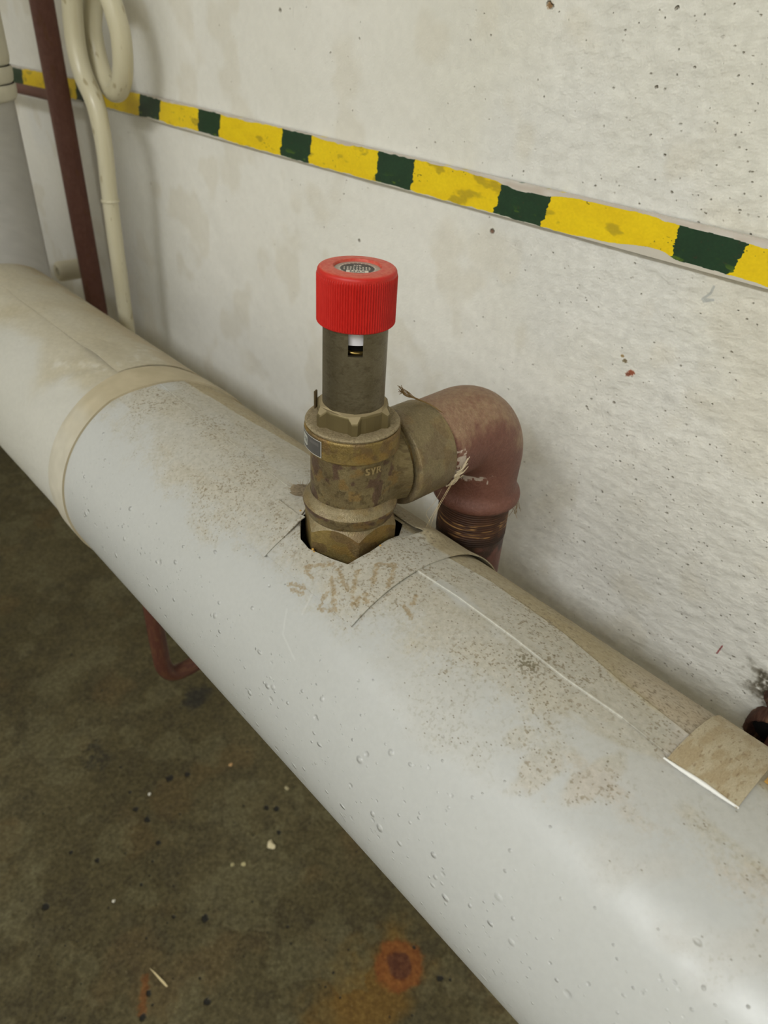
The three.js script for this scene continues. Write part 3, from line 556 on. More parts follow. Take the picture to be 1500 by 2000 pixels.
  { // raised cast letters under the collar
    const t = new TextGeometry('SYR', { font, size: 0.0052, depth: 0.0009, curveSegments: 4, bevelEnabled: true, bevelThickness: 0.0002, bevelSize: 0.00012, bevelSegments: 1 });
    t.computeBoundingBox(); const w = t.boundingBox.max.x; const p = t.attributes.position;
    for (let k = 0; k < p.count; k++) { const a = (41 - 31 - (p.getX(k) - w / 2) / 0.0296 / D2R) * D2R, r = 0.0294 + p.getZ(k), y = 0.171 + p.getY(k) + 0.0; p.setXYZ(k, r * Math.cos(a), y, r * Math.sin(a)); }
    t.computeVertexNormals(); mesh('cast_lettering', t, std({ color: 0x9a875e, metalness: 0.45, roughness: 0.55 }), valve);
  }
  { // eight-pointed locking ring
    const sh = new THREE.Shape(), N = 6, off = 38 * D2R;
    const pt = (a, r) => [r * Math.cos(a), r * Math.sin(a)];
    for (let k = 0; k < N; k++) {
      const a = -off + k * Math.PI / 3; // shape y becomes -z when laid flat
      const f = k ? 'lineTo' : 'moveTo';
      sh[f](...pt(a - 0.06, 0.0270)); sh.lineTo(...pt(a + 0.06, 0.0270)); sh.lineTo(...pt(a + 0.17, 0.0236)); for (let q = 1; q <= 5; q++) sh.lineTo(...pt(lerp(a + 0.17, a + Math.PI / 3 - 0.17, q / 5), 0.0234 + 0.0002 * Math.abs(q - 2.5)));
    }
    sh.closePath();
    const hole = new THREE.Path(); hole.absarc(0, 0, 0.0206, 0, 2 * Math.PI, true); sh.holes.push(hole);
    const g = new THREE.ExtrudeGeometry(sh, { depth: 0.0128, bevelEnabled: true, bevelThickness: 0.0008, bevelSize: 0.0006, bevelSegments: 2, curveSegments: 16 });
    g.rotateX(-Math.PI / 2); g.translate(0, 0.2003, 0);
    const p = g.attributes.position; // the top slopes down towards the points
    for (let k = 0; k < p.count; k++) { const r = Math.hypot(p.getX(k), p.getZ(k)), y = p.getY(k); if (y > 0.208) p.setY(k, y - Math.max(0, r - 0.0225) * 1.0); }
    g.computeVertexNormals();
    mesh('locking_ring', g, [std({ color: 0x9a8c6c, metalness: 0.35, roughness: 0.65, bumpMap: grainTex, bumpScale: 0.0004 }), std({ color: 0x6e6242, metalness: 0.55, roughness: 0.5 })], valve);
    // a thin bent tab standing behind the ring
    const tab = new RoundedBoxGeometry(0.004, 0.013, 0.0014, 2, 0.0005); tab.translate(0, 0.2110, 0); tab.rotateY(-60 * D2R); const a = (41 + 100) * D2R; tab.translate(0.0262 * Math.cos(a), 0, 0.0262 * Math.sin(a)); mesh('locking_tab', tab, brass, valve);
  }
  { // spring housing with its window
    const ro = 0.0211, ri = 0.0184;
    const tube = lathe(creased([[ri, 0.2005], [ro, 0.2005], [ro, 0.2715], [ri, 0.2715], [ri, 0.2005]]), 96);
    const ev = new Evaluator(); ev.attributes = ['position', 'normal', 'uv']; ev.useGroups = false;
    const A = new Brush(tube), wb = new THREE.BoxGeometry(0.02, 0.03, 0.0094); const B = new Brush(wb);
    B.position.set(0.021 * Math.cos(40 * D2R), 0.2533 + 0.015, 0.021 * Math.sin(40 * D2R)); B.rotation.y = -40 * D2R; A.updateMatrixWorld(); B.updateMatrixWorld();
    const res = ev.evaluate(A, B, SUBTRACTION);
    const sm = std({ map: colorTex(512, 512, (u, v, i, j) => { let c = mix3([124, 116, 96], [106, 98, 78], fbm(u * 10, v * 14, 4)); c = mix3(c, [70, 62, 48], 0.22 * sstep(0.6, 0.75, fbm(u * 40 + 3, v * 60, 3))); const s = (fbm(u * 100, v * 200, 3) - 0.5) * 18; return [c[0] + s, c[1] + s, c[2] + s]; }), metalness: 0.85, roughness: 0.42, bumpMap: castBump, bumpScale: 0.00012 });
    sm.map.repeat.set(1, 8);
    mesh('spring_housing', res.geometry, sm, valve);
    mesh('indicator_sleeve', lathe(creased([[0.001, 0.2594], [0.0176, 0.2594], [0.0176, 0.275], [0.001, 0.275]]), 48), std({ color: 0xd9d7dd, roughness: 0.5 }), valve).userData.label = 'white plastic sleeve behind the housing window';
    const pts = []; for (let k = 0; k <= 240; k++) { const a = k / 240 * 2 * Math.PI * 8; pts.push(V(0.0128 * Math.cos(a), 0.2125 + 0.045 * k / 240, 0.0128 * Math.sin(a))); }
    mesh('spring', sweep(pts, 0.0016, 8), std({ color: 0xb59a5a, metalness: 0.9, roughness: 0.25 }), valve);
    mesh('interior_shade', lathe(creased([[0.001, 0.2008], [0.0098, 0.2008], [0.0098, 0.2592], [0.001, 0.2592]]), 32), std({ color: 0x15130f, roughness: 0.9 }), valve);  // near-black cylinder put in as the shade inside the housing
  }
  { // ribbed red cap with a recessed round plate
    const ribs = 93, per = 8, n = ribs * per, R = 0.0246;
    const rows = [[0.0222, 0.2690, 0], [0.0240, 0.2690, 0], [0.0245, 0.2696, 0.5], [R, 0.2702, 1], [R, 0.2760, 1], [R, 0.2960, 1], [R, 0.2985, 1], [R, 0.2994, 0.7], [0.0246, 0.3000, 0], [0.0246, 0.3010, 0], [0.0244, 0.3018, 0], [0.0240, 0.3025, 0], [0.0233, 0.3031, 0], [0.0222, 0.3034, 0], [0.0190, 0.3036, 0], [0.0152, 0.3038, 0], [0.0147, 0.3035, 0], [0.0145, 0.3018, 0]];
    const rib = (k) => { const p = (k % per) / per; return p < 0.5 ? Math.sin(p * 2 * Math.PI) : -0.6 * Math.sin((p - 0.5) * 2 * Math.PI); };
    const g = gridGeo(n, rows.length - 1, (u, v, i, j) => { const a = u * 2 * Math.PI, r = rows[j][0] + rows[j][2] * 0.00058 * rib(i % n); return { p: [r * Math.cos(a), rows[j][1], -r * Math.sin(a)], uv: [u, j / rows.length] }; });
    fixSeam(g, n);
    // pinkish dust lies in patches on the cap's top face
    const red = std({ roughness: 0.48, map: colorTex(512, 512, (u, v, i, j) => { const d = sstep(0.60, 0.70, v) * (0.25 + 0.75 * fbm(u * 50, v * 30, 4)); const c = mix3([192, 28, 18], [208, 120, 98], d); const s = (fbm(u * 120, v * 60, 3) - 0.5) * 16; return [c[0] + s, c[1] + s, c[2] + s]; }) });
    const cap = mesh('cap', g, red, valve);
    const cv = document.createElement('canvas'); cv.width = cv.height = 512; const c = cv.getContext('2d');
    c.fillStyle = '#b3aca0'; c.fillRect(0, 0, 512, 512); c.translate(256, 256); c.fillStyle = '#3f413f'; c.beginPath(); c.arc(0, 0, 188, 0, 7); c.fill();
    c.fillStyle = '#e6e1d6'; c.font = 'bold 46px sans-serif'; c.textAlign = 'center';
    for (let k = 0; k < 26; k++) { c.save(); c.rotate(k / 26 * 2 * Math.PI); c.fillRect(-8, -206, 14, 20); c.restore(); }
    c.fillRect(-120, 66, 240, 84); c.fillStyle = '#2b2b2a'; c.font = 'bold 80px sans-serif'; c.fillText('MAX', 0, 138, 220);
    c.fillStyle = '#e6e1d6'; c.font = 'bold 52px sans-serif'; c.fillText('SYR', 0, -90); c.font = 'bold 40px sans-serif'; for (const y of [-34, 6, 46]) for (let k = 0; k < 9; k++) c.fillRect(-150 + k * 34, y - 22, 10 + 14 * hash2(k, y), 22);
    const t = finish(new THREE.CanvasTexture(cv), true);
    const disc = new THREE.CircleGeometry(0.0144, 64); disc.rotateX(-Math.PI / 2); disc.rotateY((90 - 41) * D2R); disc.translate(0, 0.3020, 0);
    mesh('round_plate', disc, std({ map: t, metalness: 0.4, roughness: 0.45 }), cap).userData.label = 'round grey printed plate in the top of the cap';
  }
}

// ---------------------------------------------------------------- red-brown elbow, drain pipe and hemp
const oxideTex = colorTex(1024, 1024, (u, v, i, j) => {
  const b = fbm(u * 8, v * 8, 4), f = fbm(u * 90, v * 90, 3); let c = mix3([122, 76, 70], [108, 62, 56], b);
  c = mix3(c, [146, 110, 88], 0.5 * sstep(0.5, 0.7, fbm(u * 20 + 9, v * 20, 4)));
  const s = (f - 0.5) * 24 + (hash2(i, j) - 0.5) * 8; return [c[0] + s, c[1] + s, c[2] + s];
});
oxideTex.repeat.set(1, 4);
const oxide = std({ map: oxideTex, roughness: 0.55, bumpMap: castBump, bumpScale: 0.0005 });
const fiberMat = std({ color: 0xc9b48c, roughness: 0.9 }), fiberDark = std({ color: 0x8a6f44, roughness: 0.9 });
const DZ = 0.134; // distance of the drain pipe's axis from the wall
{
  const elbow = group('pipe_elbow', 'red-brown painted threaded elbow screwed into the brass valve outlet', 'pipe elbow');
  const yo = Y(0.153), rb = 0.040, pts = [], rad = [];
  for (let k = 0; k <= 6; k++) { pts.push(V(0, yo, lerp(0.2115, DZ + rb, k / 6))); rad.push(k === 0 ? 0.0325 : lerp(0.0346, 0.0350, k / 6)); }
  for (let k = 1; k <= 24; k++) { const a = k / 24 * Math.PI / 2; pts.push(V(0, yo - rb + rb * Math.cos(a), DZ + rb - rb * Math.sin(a))); rad.push(0.0350 + 0.0018 * Math.sin(a * 2)); }
  for (const [d, r] of [[0.008, 0.0347], [0.015, 0.0345], [0.0200, 0.0346], [0.0235, 0.0353], [0.0260, 0.0372], [0.0280, 0.0389], [0.0305, 0.0396], [0.0325, 0.0397], [0.0345, 0.0392], [0.0365, 0.0378], [0.0372, 0.034]]) { pts.push(V(0, yo - rb - d, DZ)); rad.push(r); }
  // dust settled on the upper side, paint chipped off in the crook
  const em = std({
    roughness: 0.52, bumpMap: castBump, bumpScale: 0.0006, map: colorTex(1024, 1024, (u, v, i, j) => {
      const up = Math.cos(u * 2 * Math.PI), along = v * 0.16; // sweep starts on top
      let c = mix3([126, 84, 70], [112, 70, 58], fbm(u * 10, v * 10, 4));
      const d = sstep(0.15, 0.85, up + (fbm(u * 16, v * 22, 4) - 0.5) * 1.2) * (1 - sstep(0.07, 0.115, along + (fbm(u * 9 + 4, v * 12, 3) - 0.5) * 0.05));
      c = mix3(c, [164, 140, 110], 0.8 * d * (0.45 + 0.75 * fbm(u * 70, v * 70, 3)));
      const chip = Math.hypot((u - 0.30) * 8, (along - 0.008) / 0.012) + (fbm(u * 70, v * 40, 4) - 0.5) * 1.6, chip2 = Math.hypot((u - 0.43) * 8, (along - 0.099) / 0.011) + (fbm(u * 70, v * 40, 4) - 0.5) * 1.6;
      c = mix3(c, [206, 194, 182], 0.9 * (1 - sstep(0.35, 0.6, Math.min(chip, chip2))));
      const s = (fbm(u * 120, v * 120, 3) - 0.5) * 26 + (hash2(i, j) - 0.5) * 10; return [c[0] + s, c[1] + s, c[2] + s];
    })
  });
  em.map.repeat.set(1, 1 / 0.16);
  mesh('elbow_body', sweep(pts, rad, 72, false), em, elbow);
  const inner = lathe([[0.0345, Y(0.0760)], [0.031, Y(0.0760)]], 72); inner.translate(0, 0, DZ); mesh('rim_face', inner, std({ color: 0x3a2a24, roughness: 0.9 }), elbow);

  const drain = group('drain_pipe', 'red-brown painted drain pipe below the elbow, behind the white pipe', 'pipe');
  const r0 = 0.0322, body = [V(0, Y(0.0385), DZ)], rr = [r0];
  for (let k = 1; k <= 30; k++) { body.push(V(0, lerp(Y(0.0385), Y(-0.42), k / 30), DZ)); rr.push(r0); }
  const dm = std({
    roughness: 0.5, bumpMap: castBump, bumpScale: 0.0003, map: colorTex(1024, 512, (u, v, i, j) => {
      const y = v * 0.46; let c = mix3([120, 76, 66], [106, 64, 55], fbm(u * 8, y * 60, 4));
      const q = y + (fbm(u * 20, y * 200, 4) - 0.5) * 0.03; c = mix3(c, [64, 44, 30], 0.9 * (1 - sstep(0.0, 0.014, q))); c = mix3(c, [40, 28, 22], 0.6 * (1 - sstep(0.008, 0.02, q)) * sstep(0.4, 0.6, fbm(u * 30, y * 120, 3)));
      const s = (fbm(u * 80, y * 400, 3) - 0.5) * 22; return [c[0] + s, c[1] + s, c[2] + s];
    })
  });
  dm.map.repeat.set(1, 1 / 0.46);
  mesh('pipe_body', sweep(body, rr, 64), dm, drain);
  // exposed thread, wound with old hemp
  const tp = [], tr = []; for (let k = 0; k <= 120; k++) { const y = lerp(0.0765, 0.038, k / 120); tp.push(V(0, Y(y), DZ)); tr.push(0.0319 + 0.0006 * Math.abs(Math.sin((0.0745 - y) / 0.0023 * Math.PI)) + (y < 0.046 ? 0.0002 : 0)); }
  const tm = std({ roughness: 0.6, metalness: 0.25, map: colorTex(512, 512, (u, v, i, j) => { const y = v * 0.04, a = fbm(u * 26, y * 900, 3); let c = mix3([58, 36, 26], [92, 58, 38], a); c = mix3(c, [176, 134, 82], 0.85 * sstep(0.55, 0.68, fbm(u * 14 + 4, y * 700, 3)) * sstep(0.010, 0.018, y) * (1 - sstep(0.028, 0.034, y))); c = mix3(c, [30, 20, 16], 0.7 * sstep(0.028, 0.034, y + (fbm(u * 20, y * 100, 3) - 0.5) * 0.01) * 0.7); return c; }) });
  tm.map.repeat.set(1, 1 / 0.04);
  mesh('thread', sweep(tp, tr, 64, false), tm, drain);
}
// hemp: thin strands out of the threaded joints
function strands(list, r0 = 0.00022, n = 14) { return mergeGeometries(list.map(([a, ...p]) => sweep(curvePts(p, n), a || r0, 5))); }
{
  const r = rng(77), zs = 0.2095, ring = (deg, dr = 0) => [Math.cos(deg * D2R) * (0.0372 + dr), Y(0.153) + Math.sin(deg * D2R) * (0.0372 + dr), zs];
  // tuft on the top of the joint
  const [ax, ay, az] = ring(88), L = [];
  for (let k = 0; k < 16; k++) {
    const j = () => (r() - 0.5) * 0.003, sp = () => (r() - 0.5) * 0.006;
    L.push([0.00018 + 0.00012 * r(), [ax + 0.014 + j(), ay - 0.002, az + 0.001], [ax + 0.002 + j() * 0.3, ay + 0.0008, az + 0.0035 + j() * 0.3], [ax - 0.006 + j() * 0.6, ay + 0.004 + j() * 0.5, az + 0.010], [ax - 0.010 + sp() * 0.6, ay + 0.008 + sp() * 0.7, az + 0.016 + sp() * 0.5], [ax - 0.012 + sp(), ay + 0.012 + sp(), az + 0.021 + sp()]]);
  }
  tag(mesh('hemp_tuft', strands(L), fiberDark), 'frayed brown hemp tuft sticking up from the top of the brass joint', 'fibre');
  // pale frayed bundle in the elbow's crook
  const M = []; for (let k = 0; k < 30; k++) { const t = r(), j = () => (r() - 0.5) * 0.004; const b = ring(-10 - 34 * t, 0.0004); M.push([0.00025 + 0.0002 * r(), [b[0] + j() * 0.3, b[1] + j() * 0.4, b[2] + 0.001], [b[0] + 0.001 + j() * 0.4, b[1] + 0.002 + j(), b[2] - 0.005], [b[0] - 0.0005 + j() * 0.5, b[1] + 0.006 + j() * 3, b[2] - 0.010 + j() * 2]]); }
  tag(mesh('hemp_bundle', strands(M), std({ color: 0xd2c3a6, roughness: 0.9 })), 'pale frayed hemp bundle in the crook between brass outlet and elbow', 'fibre');
  // long loose threads hanging under the outlet
  const N = [];
  for (const [d0, dx, dz, len] of [[-20, 0.004, 0.02, 0.04], [-28, 0.003, 0.026, 0.05], [-14, 0.004, 0.017, 0.035], [-34, 0.002, 0.014, 0.03]]) { const b = ring(d0, 0.001); N.push([0.00013, b, [b[0] + dx * 0.4, b[1] - len * 0.3, b[2] + dz * 0.6], [b[0] + dx * 0.2, b[1] - len * 0.62, b[2] + dz], [b[0] - 0.002, b[1] - len, b[2] + dz * 1.05]]); }
  { const b = ring(-52, 0.001); N.push([0.00013, b, [b[0] + 0.004, b[1] - 0.006, b[2] + 0.012], [b[0] + 0.002, b[1] - 0.014, b[2] + 0.018], [b[0] + 0.005, b[1] - 0.022, b[2] + 0.016], [b[0] + 0.004, b[1] - 0.027, b[2] + 0.0165]]); }
  tag(mesh('hemp_thread', strands(N, 0.0002, 18), fiberMat), 'loose hemp threads hanging under the brass outlet barrel', 'fibre');
  const Q = []; for (let k = 0; k < 9; k++) { const a = (-10 - 25 * r()) * D2R, b = [0.0372 * Math.cos(a), Y(0.083 - 0.004 * r()), DZ + 0.0372 * Math.sin(a)], j = () => (r() - 0.5) * 0.006; Q.push([0.0002, [b[0] * 0.96, b[1], b[2]], [b[0] + 0.002 + j() * 0.3, b[1] - 0.004, b[2] + j() * 0.3], [b[0] + 0.003 + j(), b[1] - 0.010 - 0.006 * r(), b[2] + j()]]); }
  tag(mesh('hemp_wisp', strands(Q), fiberDark), 'short hemp wisp hanging at the lower rim of the elbow', 'fibre');
}
{ // ball of lint lying beside the valve
  const g = new THREE.IcosahedronGeometry(1, 5), p = g.attributes.position;
  for (let k = 0; k < p.count; k++) { const v = V(p.getX(k), p.getY(k), p.getZ(k)), n = 0.78 + 0.5 * (fbm(v.x * 2.3 + 5, v.y * 2.3 + v.z * 1.9, 3) - 0.5) + 0.35 * (noise(v.x * 9 + 40, v.y * 9 + v.z * 8) - 0.5); v.multiplyScalar(n); p.setXYZ(k, v.x * 0.0125, v.y * 0.006, v.z * 0.0062); }
  g.rotateY(38 * D2R); g.computeVertexNormals();
  const r = rng(8), fz = []; for (let k = 0; k < 46; k++) { const a = r() * 6.28, e = (r() - 0.2) * 1.2, d = V(Math.cos(a) * Math.cos(e) * 0.012, Math.sin(e) * 0.0056, Math.sin(a) * Math.cos(e) * 0.007).applyAxisAngle(V(0, 1, 0), 38 * D2R); const q = d.clone().multiplyScalar(1.15 + 0.2 * r()).add(V((r() - 0.5) * 0.003, (r() - 0.5) * 0.002, (r() - 0.5) * 0.003)); fz.push([0.00012, d.clone().multiplyScalar(0.6).toArray(), d.clone().multiplyScalar(0.95).toArray(), q.toArray()]); }
  const lint = group('lint_clump', 'grey-brown clump of lint lying on the white pipe beside the valve', 'lint');
  const s = skin(-0.051, 2.5, PIPE_R + 0.0052); lint.position.set(...s);
  mesh('clump', g, std({ color: 0x94846a, roughness: 1, bumpMap: grainTex, bumpScale: 0.001 }), lint);
  mesh('fuzz', strands(fz, 0.00012, 4), std({ color: 0x97886c, roughness: 1 }), lint).userData.kind = 'stuff';
}

// ---------------------------------------------------------------- grounding strip with its painted bands
{
  const EDGE = [[-1.3722, -1.3873], [-1.3021, -1.3144], [-1.0603, -1.0702], [-1.0038, -1.0138], [-0.8299, -0.8449], [-0.7654, -0.7817], [-0.6599, -0.6685], [-0.6029, -0.615], [-0.4632, -0.4732], [-0.4059, -0.416], [-0.2907, -0.2959], [-0.2353, -0.2402], [-0.1178, -0.1261], [-0.0604, -0.0698], [0.0619, 0.0597], [0.1192, 0.1086], [0.25, 0.243], [0.31, 0.30]];
  const paint = (x0, x1, w, h) => colorTex(w, h, (u, v, i, j) => {
    const x = lerp(x0, x1, u), wob = (noise(v * 9 + x * 3, 5) - 0.5) * 0.004 + (noise(v * 40, x * 200) - 0.5) * 0.0016;
    let n = 0; for (const [t, b] of EDGE) if (x > lerp(b, t, v) + wob) n++;
    const green = n % 2 === 1;
    let c = green ? mix3([26, 62, 36], [20, 52, 30], fbm(x * 60, v * 4, 3)) : mix3([246, 214, 8], [234, 198, 4], fbm(x * 30, v * 3, 3));
    c = mix3(c, [150, 128, 40], green ? 0 : 0.5 * sstep(0.64, 0.74, fbm(x * 34 + 7, v * 2.4, 4)));
    if (green) c = mix3(c, [120, 140, 24], 0.6 * sstep(0.62, 0.72, fbm(x * 90, v * 8 + 3, 3)) * sstep(0.45, 0.1, v));
    c = mix3(c, [60, 52, 34], 0.8 * sstep(0.9, 0.95, noise(x * 420, v * 16)) * sstep(0.6, 0.8, noise(x * 22, v * 2)));
    const s = (fbm(x * 500, v * 20, 2) - 0.5) * 12; c = [c[0] + s, c[1] + s, c[2] + s * 0.6];
    // wall paint overlapping the strip's edges
    const topCut = 0.985 - 0.06 * sstep(0.45, 0.8, fbm(x * 14 + 3, 1, 3)) - 0.04 * noise(x * 150, 9) - 0.11 * sstep(-0.14, -0.10, x) * sstep(-0.04, -0.07, x) - 0.07 * sstep(0.02, 0.10, x);
    const botCut = 0.0 + 0.06 * sstep(0.55, 0.75, fbm(x * 11 + 40, 2, 3)) + 0.04 * noise(x * 130, 4) + 0.13 * sstep(0.0, 0.03, x) * sstep(0.07, 0.05, x);
    if (v > topCut) c = mix3([214, 208, 200], [200, 188, 176], noise(x * 90, v * 9)); if (v < botCut) c = [206, 200, 188];
    return c;
  });
  const strip = group('grounding_strip', 'flat metal strip painted in yellow and green bands along the wall', 'grounding strip');
  const y0 = Y(0.2775), y1 = Y(0.3095), zf = 0.0052;
  for (const [x0, x1, w] of [[ROOM.x0, -0.5, 2048], [-0.5, 0.5, 2048], [0.5, ROOM.x1, 512]]) {
    const bow = (x) => 0.0004 * Math.sin(x * 9) + 0.0006 * (noise(x * 4, 2) - 0.5), sag = (x) => 0.0006 * Math.sin(x * 5 + 1) - 0.004 * sstep(-0.8, -1.4, x);
    const at = (x, v, z) => [x, lerp(y0, y1, v) + sag(x), z + bow(x)];
    const face = gridGeo(120, 4, (u, v) => ({ p: at(lerp(x0, x1, u), v, zf), uv: [u, v] }));
    const edge = (v) => gridGeo(120, 1, (u, w2) => ({ p: at(lerp(x0, x1, u), v, zf - 0.0048 * w2), uv: [u, v ? 0.999 : 0.001] }));
    mesh('strip_length', mergeGeometries([face, edge(0), edge(1)]), std({ map: paint(x0, x1, w, 96), roughness: 0.45 }), strip);
  }
}

// ---------------------------------------------------------------- pipework in the left background
{
  const brown = group('painted_pipe', 'thin brown painted vertical pipe on the wall at left', 'pipe');
  const bx = -1.042, bz = 0.045, r = 0.0185;
  const bm = std({ roughness: 0.6, bumpMap: castBump, bumpScale: 0.0005, map: colorTex(256, 1024, (u, v, i, j) => { let c = mix3([134, 92, 82], [120, 78, 68], fbm(u * 8, v * 60, 4)); c = mix3(c, [126, 84, 60], 0.5 * sstep(0.64, 0.76, fbm(u * 12 + 6, v * 90, 3))); const s = (fbm(u * 40, v * 400, 2) - 0.5) * 16; return [c[0] + s, c[1] + s, c[2] + s]; }) });
  bm.map.repeat.set(1, 0.5);
  mesh('pipe_body', sweep(Array.from({ length: 30 }, (_, k) => V(bx - 0.003 * Math.sin(k / 29 * 3), lerp(0.001, ROOM.h - 0.001, k / 29), bz)), r, 32), bm, brown);
  mesh('branch_pipe', sweep(curvePts([[bx - 0.004, Y(0.2830), bz], [-1.12, Y(0.2822), bz + 0.001], [-1.30, Y(0.2790), bz + 0.004], [-1.9, Y(0.2780), bz + 0.004], [ROOM.x0 + 0.001, Y(0.278), bz + 0.004]], 24), 0.0085, 20), bm, brown);

  const white = std({ roughness: 0.32, map: colorTex(256, 512, (u, v, i, j) => { let c = mix3([212, 206, 182], [202, 194, 164], fbm(u * 6, v * 20, 3)); c = mix3(c, [150, 136, 100], 0.6 * sstep(0.74, 0.82, fbm(u * 10, v * 50 + 9, 3))); return c; }) });
  const tube = group('siphon_tube', 'cream painted pigtail siphon tube with a round loop on the wall', 'tube');
  const cx = -0.797, cy = 0.389, path = [[-0.822, -0.45, 0.089], [-0.815, -0.15, 0.089], [-0.811, -0.03, 0.0895], [-0.8055, 0.072, 0.09], [-0.799, 0.174, 0.09], [-0.7955, 0.2035, 0.09], [-0.7915, 0.2385, 0.09], [-0.792, 0.272, 0.09], [-0.7995, 0.303, 0.09], [-0.8235, 0.3335, 0.09], [-0.8325, 0.362, 0.09], [-0.833, 0.389, 0.089]];
  for (let k = 3; k <= 30; k++) { const a = Math.PI - k / 26 * (Math.PI * 2), z = interp(k / 26, [0.1, 0.25, 0.5, 0.75, 1, 1.15], [0.087, 0.078, 0.064, 0.060, 0.056, 0.044]); path.push([lerp(-0.784, cx, sstep(3, 12, k)) + 0.052 * Math.cos(a), cy + 0.0735 * Math.sin(a), z]); }
  path.push([-0.79, 0.49, 0.035], [-0.785, 0.55, 0.035], [-0.785, 0.8, 0.035]);
  { const tp = curvePts(path.map(([x, y, z]) => [x, Y(y), z]), 360); mesh('tube_body', sweep(tp, tp.map((p) => lerp(0.0118, 0.0136, sstep(Y(0.22), Y(0.33), p.y))), 24), white, tube); }
  const nut = lathe([[0.0122, -0.002], [0.0136, -0.0012], [0.0136, 0.0012], [0.0122, 0.002]], 32); nut.translate(-0.7992, Y(0.172), 0.09); mesh('weld_bead', nut, white, tube);
  // bottom end runs back into the wall behind the big pipe
  mesh('wall_end', sweep(curvePts([[-0.822, Y(-0.45), 0.089], [-0.8222, Y(-0.475), 0.086], [-0.8222, Y(-0.486), 0.070], [-0.8222, Y(-0.487), 0.001]], 24), 0.0122, 20), white, tube);

  const stub = group('pipe_stub', 'short cream pipe stub with open end sticking out of the wall behind the brown pipe', 'pipe stub');
  stub.position.set(-1.165, Y(-0.0325), 0);
  const sg = lathe(creased([[0.0085, 0.02], [0.0085, 0.064], [0.0145, 0.066], [0.0185, 0.063], [0.0195, 0.058], [0.0195, 0.0]]), 48); sg.rotateX(Math.PI / 2); mesh('socket', sg, std({ color: 0xe4ddc4, roughness: 0.5 }), stub);
  const stubShade = new THREE.CircleGeometry(0.0088, 24); stubShade.translate(0, 0, 0.021); mesh('bore_shade', stubShade, std({ color: 0x15120d, roughness: 1 }), stub);  // near-black disc put in as the shade inside the open end
}

// ---------------------------------------------------------------- drain bend under the big pipe
{
  const o = group('drain_bend', 'dark red-brown bent tube hanging below the white pipe above the floor', 'tube');
  const x = -0.412; // comes down out of the underside, then turns towards the wall
  const p = curvePts([[x, Y(-0.108), 0.287], [x, Y(-0.22), 0.287], [x, Y(-0.355), 0.287], [x, Y(-0.392), 0.285], [x, Y(-0.412), 0.275], [x, Y(-0.418), 0.258], [x, Y(-0.418), 0.222], [x, Y(-0.418), 0.150], [x, Y(-0.418), 0.001]], 70);
  mesh('tube_body', sweep(p, 0.0122, 28), std({ map: oxideTex, color: 0xb4a88c, roughness: 0.6 }), o);
}

// ---------------------------------------------------------------- rusty socket in the wall at the right edge
{
  const o = group('rusty_socket', 'rusty broken pipe socket with black opening in the wall at right edge', 'pipe fitting');
  const rust = std({ roughness: 0.8, bumpMap: rep(grainTex, 2, 2), bumpScale: 0.002, map: colorTex(512, 512, (u, v, i, j) => { let c = mix3([104, 66, 50], [74, 46, 36], fbm(u * 14, v * 14, 4)); c = mix3(c, [146, 112, 84], 0.7 * sstep(0.56, 0.68, fbm(u * 24 + 4, v * 24, 4))); const s = (fbm(u * 120, v * 120, 2) - 0.5) * 34; return [c[0] + s, c[1] + s, c[2] + s]; }) });
  const cx = 0.2785, cy = Y(-0.093);
  const sock = lathe([[0.0172, 0.002], [0.0172, 0.0145], [0.0178, 0.0162], [0.0195, 0.0162], [0.0210, 0.0140], [0.0215, 0.008], [0.0218, 0.0]], 48);
  { const p = sock.attributes.position; for (let k = 0; k < p.count; k++) { const s = 1 + 0.07 * (noise(p.getX(k) * 260 + 4, p.getZ(k) * 260) - 0.5); p.setX(k, p.getX(k) * s); p.setZ(k, p.getZ(k) * s); p.setY(k, p.getY(k) * (0.85 + 0.4 * noise(p.getX(k) * 200, p.getZ(k) * 200 + 8))); } sock.computeVertexNormals(); }
  sock.rotateX(Math.PI / 2); sock.translate(cx, cy, 0); mesh('socket_ring', sock, rust, o);
  const bore_shade = new THREE.CircleGeometry(0.0178, 32); bore_shade.translate(cx, cy, 0.0025); mesh('bore_shade', bore_shade, std({ color: 0x0b0908, roughness: 1 }), o);  // shade down the opening, put in as a near-black disc
  const chunk = (w, h, d, x, y, z, rot, seed) => { const g = new THREE.IcosahedronGeometry(1, 4), p = g.attributes.position; for (let k = 0; k < p.count; k++) { const v = V(p.getX(k), p.getY(k), p.getZ(k)), s = 0.8 + 0.7 * (fbm(v.x * 1.4 + seed, v.y * 1.4 + v.z * 1.1, 3) - 0.5); p.setXYZ(k, clamp(v.x * 1.25, -0.85, 0.85) * s * w, clamp(v.y * 1.25, -0.85, 0.85) * s * h, v.z * s * d); } g.rotateZ(rot); g.translate(x, Y(y), z); g.computeVertexNormals(); return g; };
  mesh('broken_lug', chunk(0.014, 0.0105, 0.007, 0.2730, -0.0585, 0.004, 0.5, 3), rust, o);
  mesh('bent_lug', sweep(curvePts([[0.2865, Y(-0.092), 0.004], [0.2872, Y(-0.096), 0.016], [0.2900, Y(-0.104), 0.026], [0.299, Y(-0.110), 0.031], [0.315, Y(-0.111), 0.031]], 24), 0.0078, 20), oxide, o);
}

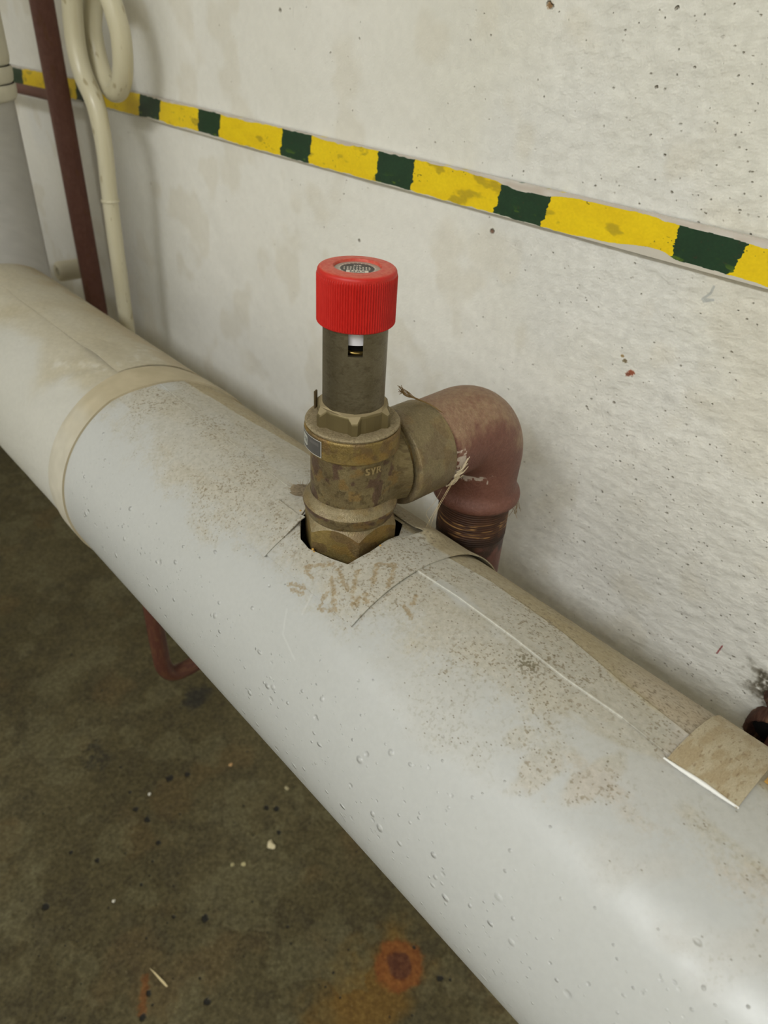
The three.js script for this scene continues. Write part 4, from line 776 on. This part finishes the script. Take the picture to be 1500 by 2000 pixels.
// ---------------------------------------------------------------- bits lying on the floor
{
  const chipMat = std({ color: 0xcfc3a0, roughness: 0.9 }), whiteChip = std({ color: 0xdad6c8, roughness: 0.9 });
  const chip = (x, z, s, mat, label, seed, flat = 0.55) => {
    const g = new THREE.IcosahedronGeometry(s, 2), p = g.attributes.position; let lo = 0;
    for (let k = 0; k < p.count; k++) { const v = V(p.getX(k), p.getY(k), p.getZ(k)), n = 0.75 + 0.9 * (noise(v.x / s * 1.3 + seed, v.z / s * 1.3 + v.y / s + seed * 3) - 0.4); p.setXYZ(k, v.x * n * 1.2, v.y * n * flat, v.z * n * 0.9); lo = Math.min(lo, v.y * n * flat); }
    g.computeVertexNormals(); const m = mesh('plaster_chip', g, mat); m.position.set(x, -lo - 0.0003, z); tag(m, label, 'chip', 'plaster chips on the floor');
  };
  chip(-0.3303, 0.1709, 0.0080, chipMat, 'largest cream plaster chip on the floor beside the white pipe', 1, 0.6);
  chip(-0.3455, 0.2475, 0.0040, std({ color: 0xa39a72, roughness: 0.9 }), 'dull greenish chip left of the largest cream chip on the floor', 4, 0.35);
  chip(-0.3344, 0.2311, 0.0052, std({ color: 0xb0a67c, roughness: 0.9 }), 'dull flat chip touching the greenish chip on the floor', 7, 0.35);
  chip(-0.5802, 0.2951, 0.0039, whiteChip, 'small white chip on the floor below the bent tube', 9);
  chip(-0.4275, 0.4438, 0.0028, whiteChip, 'tiny white chip alone in mid floor left of the wooden splinter', 12);
  chip(-0.5337, 0.1334, 0.0047, std({ color: 0xc09a6a, roughness: 0.9 }), 'small tan chip on the floor close to the white pipe edge', 15);
  chip(-0.4121, 0.0746, 0.0042, std({ color: 0xa89e7c, roughness: 0.9 }), 'dull chip on the floor nearest the wall beside the white pipe', 18, 0.4);
  const sp = new THREE.Shape(); sp.moveTo(-0.022, 0); sp.lineTo(-0.010, 0.0016); sp.lineTo(0.012, 0.0022); sp.lineTo(0.021, 0.0011); sp.lineTo(0.020, -0.0014); sp.lineTo(0.005, -0.0017); sp.closePath();
  const g = new THREE.ExtrudeGeometry(sp, { depth: 0.0016, bevelEnabled: true, bevelThickness: 0.0003, bevelSize: 0.0003, bevelSegments: 1 }); g.rotateX(-Math.PI / 2); g.scale(1.03, 1, 0.75); g.rotateY(10.6 * D2R); g.translate(-0.2624, 0.0004, 0.4437);
  tag(mesh('wood_splinter', g, std({ color: 0xd8c79a, roughness: 0.8 })), 'pale wooden splinter lying on the concrete floor', 'splinter');
}

// ---------------------------------------------------------------- ceiling lamps: main one above and behind the photographer, left and right added as fill
LAMPS.forEach((l, k) => {
  const o = group('ceiling_lamp', ['ceiling lamp above and behind the camera', 'added fill lamp on the ceiling over the left part of the room', 'added fill lamp on the ceiling over the right part of the room'][k], 'lamp', 'ceiling lamps');
  const y = ROOM.h;
  mesh('housing', (() => { const g = new RoundedBoxGeometry(l.w + 0.06, 0.06, l.d + 0.06, 3, 0.008); g.translate(l.x, y - 0.031, l.z); return g; })(), std({ color: 0xe8e8e4, roughness: 0.5 }), o);
  const glow = std({ color: 0xffffff, emissive: LAMP_COLOR, emissiveIntensity: 3, roughness: 0.6 });
  mesh('diffuser', (() => { const g = new RoundedBoxGeometry(l.w, 0.02, l.d, 2, 0.006); g.translate(l.x, y - 0.068, l.z); return g; })(), glow, o);
  const light = new THREE.RectAreaLight(LAMP_COLOR, l.power, l.w, l.d);
  light.position.set(l.x, y - 0.081, l.z); light.rotation.x = -Math.PI / 2; light.name = 'lamp_light'; o.add(light);
});

renderer.render(scene, camera);
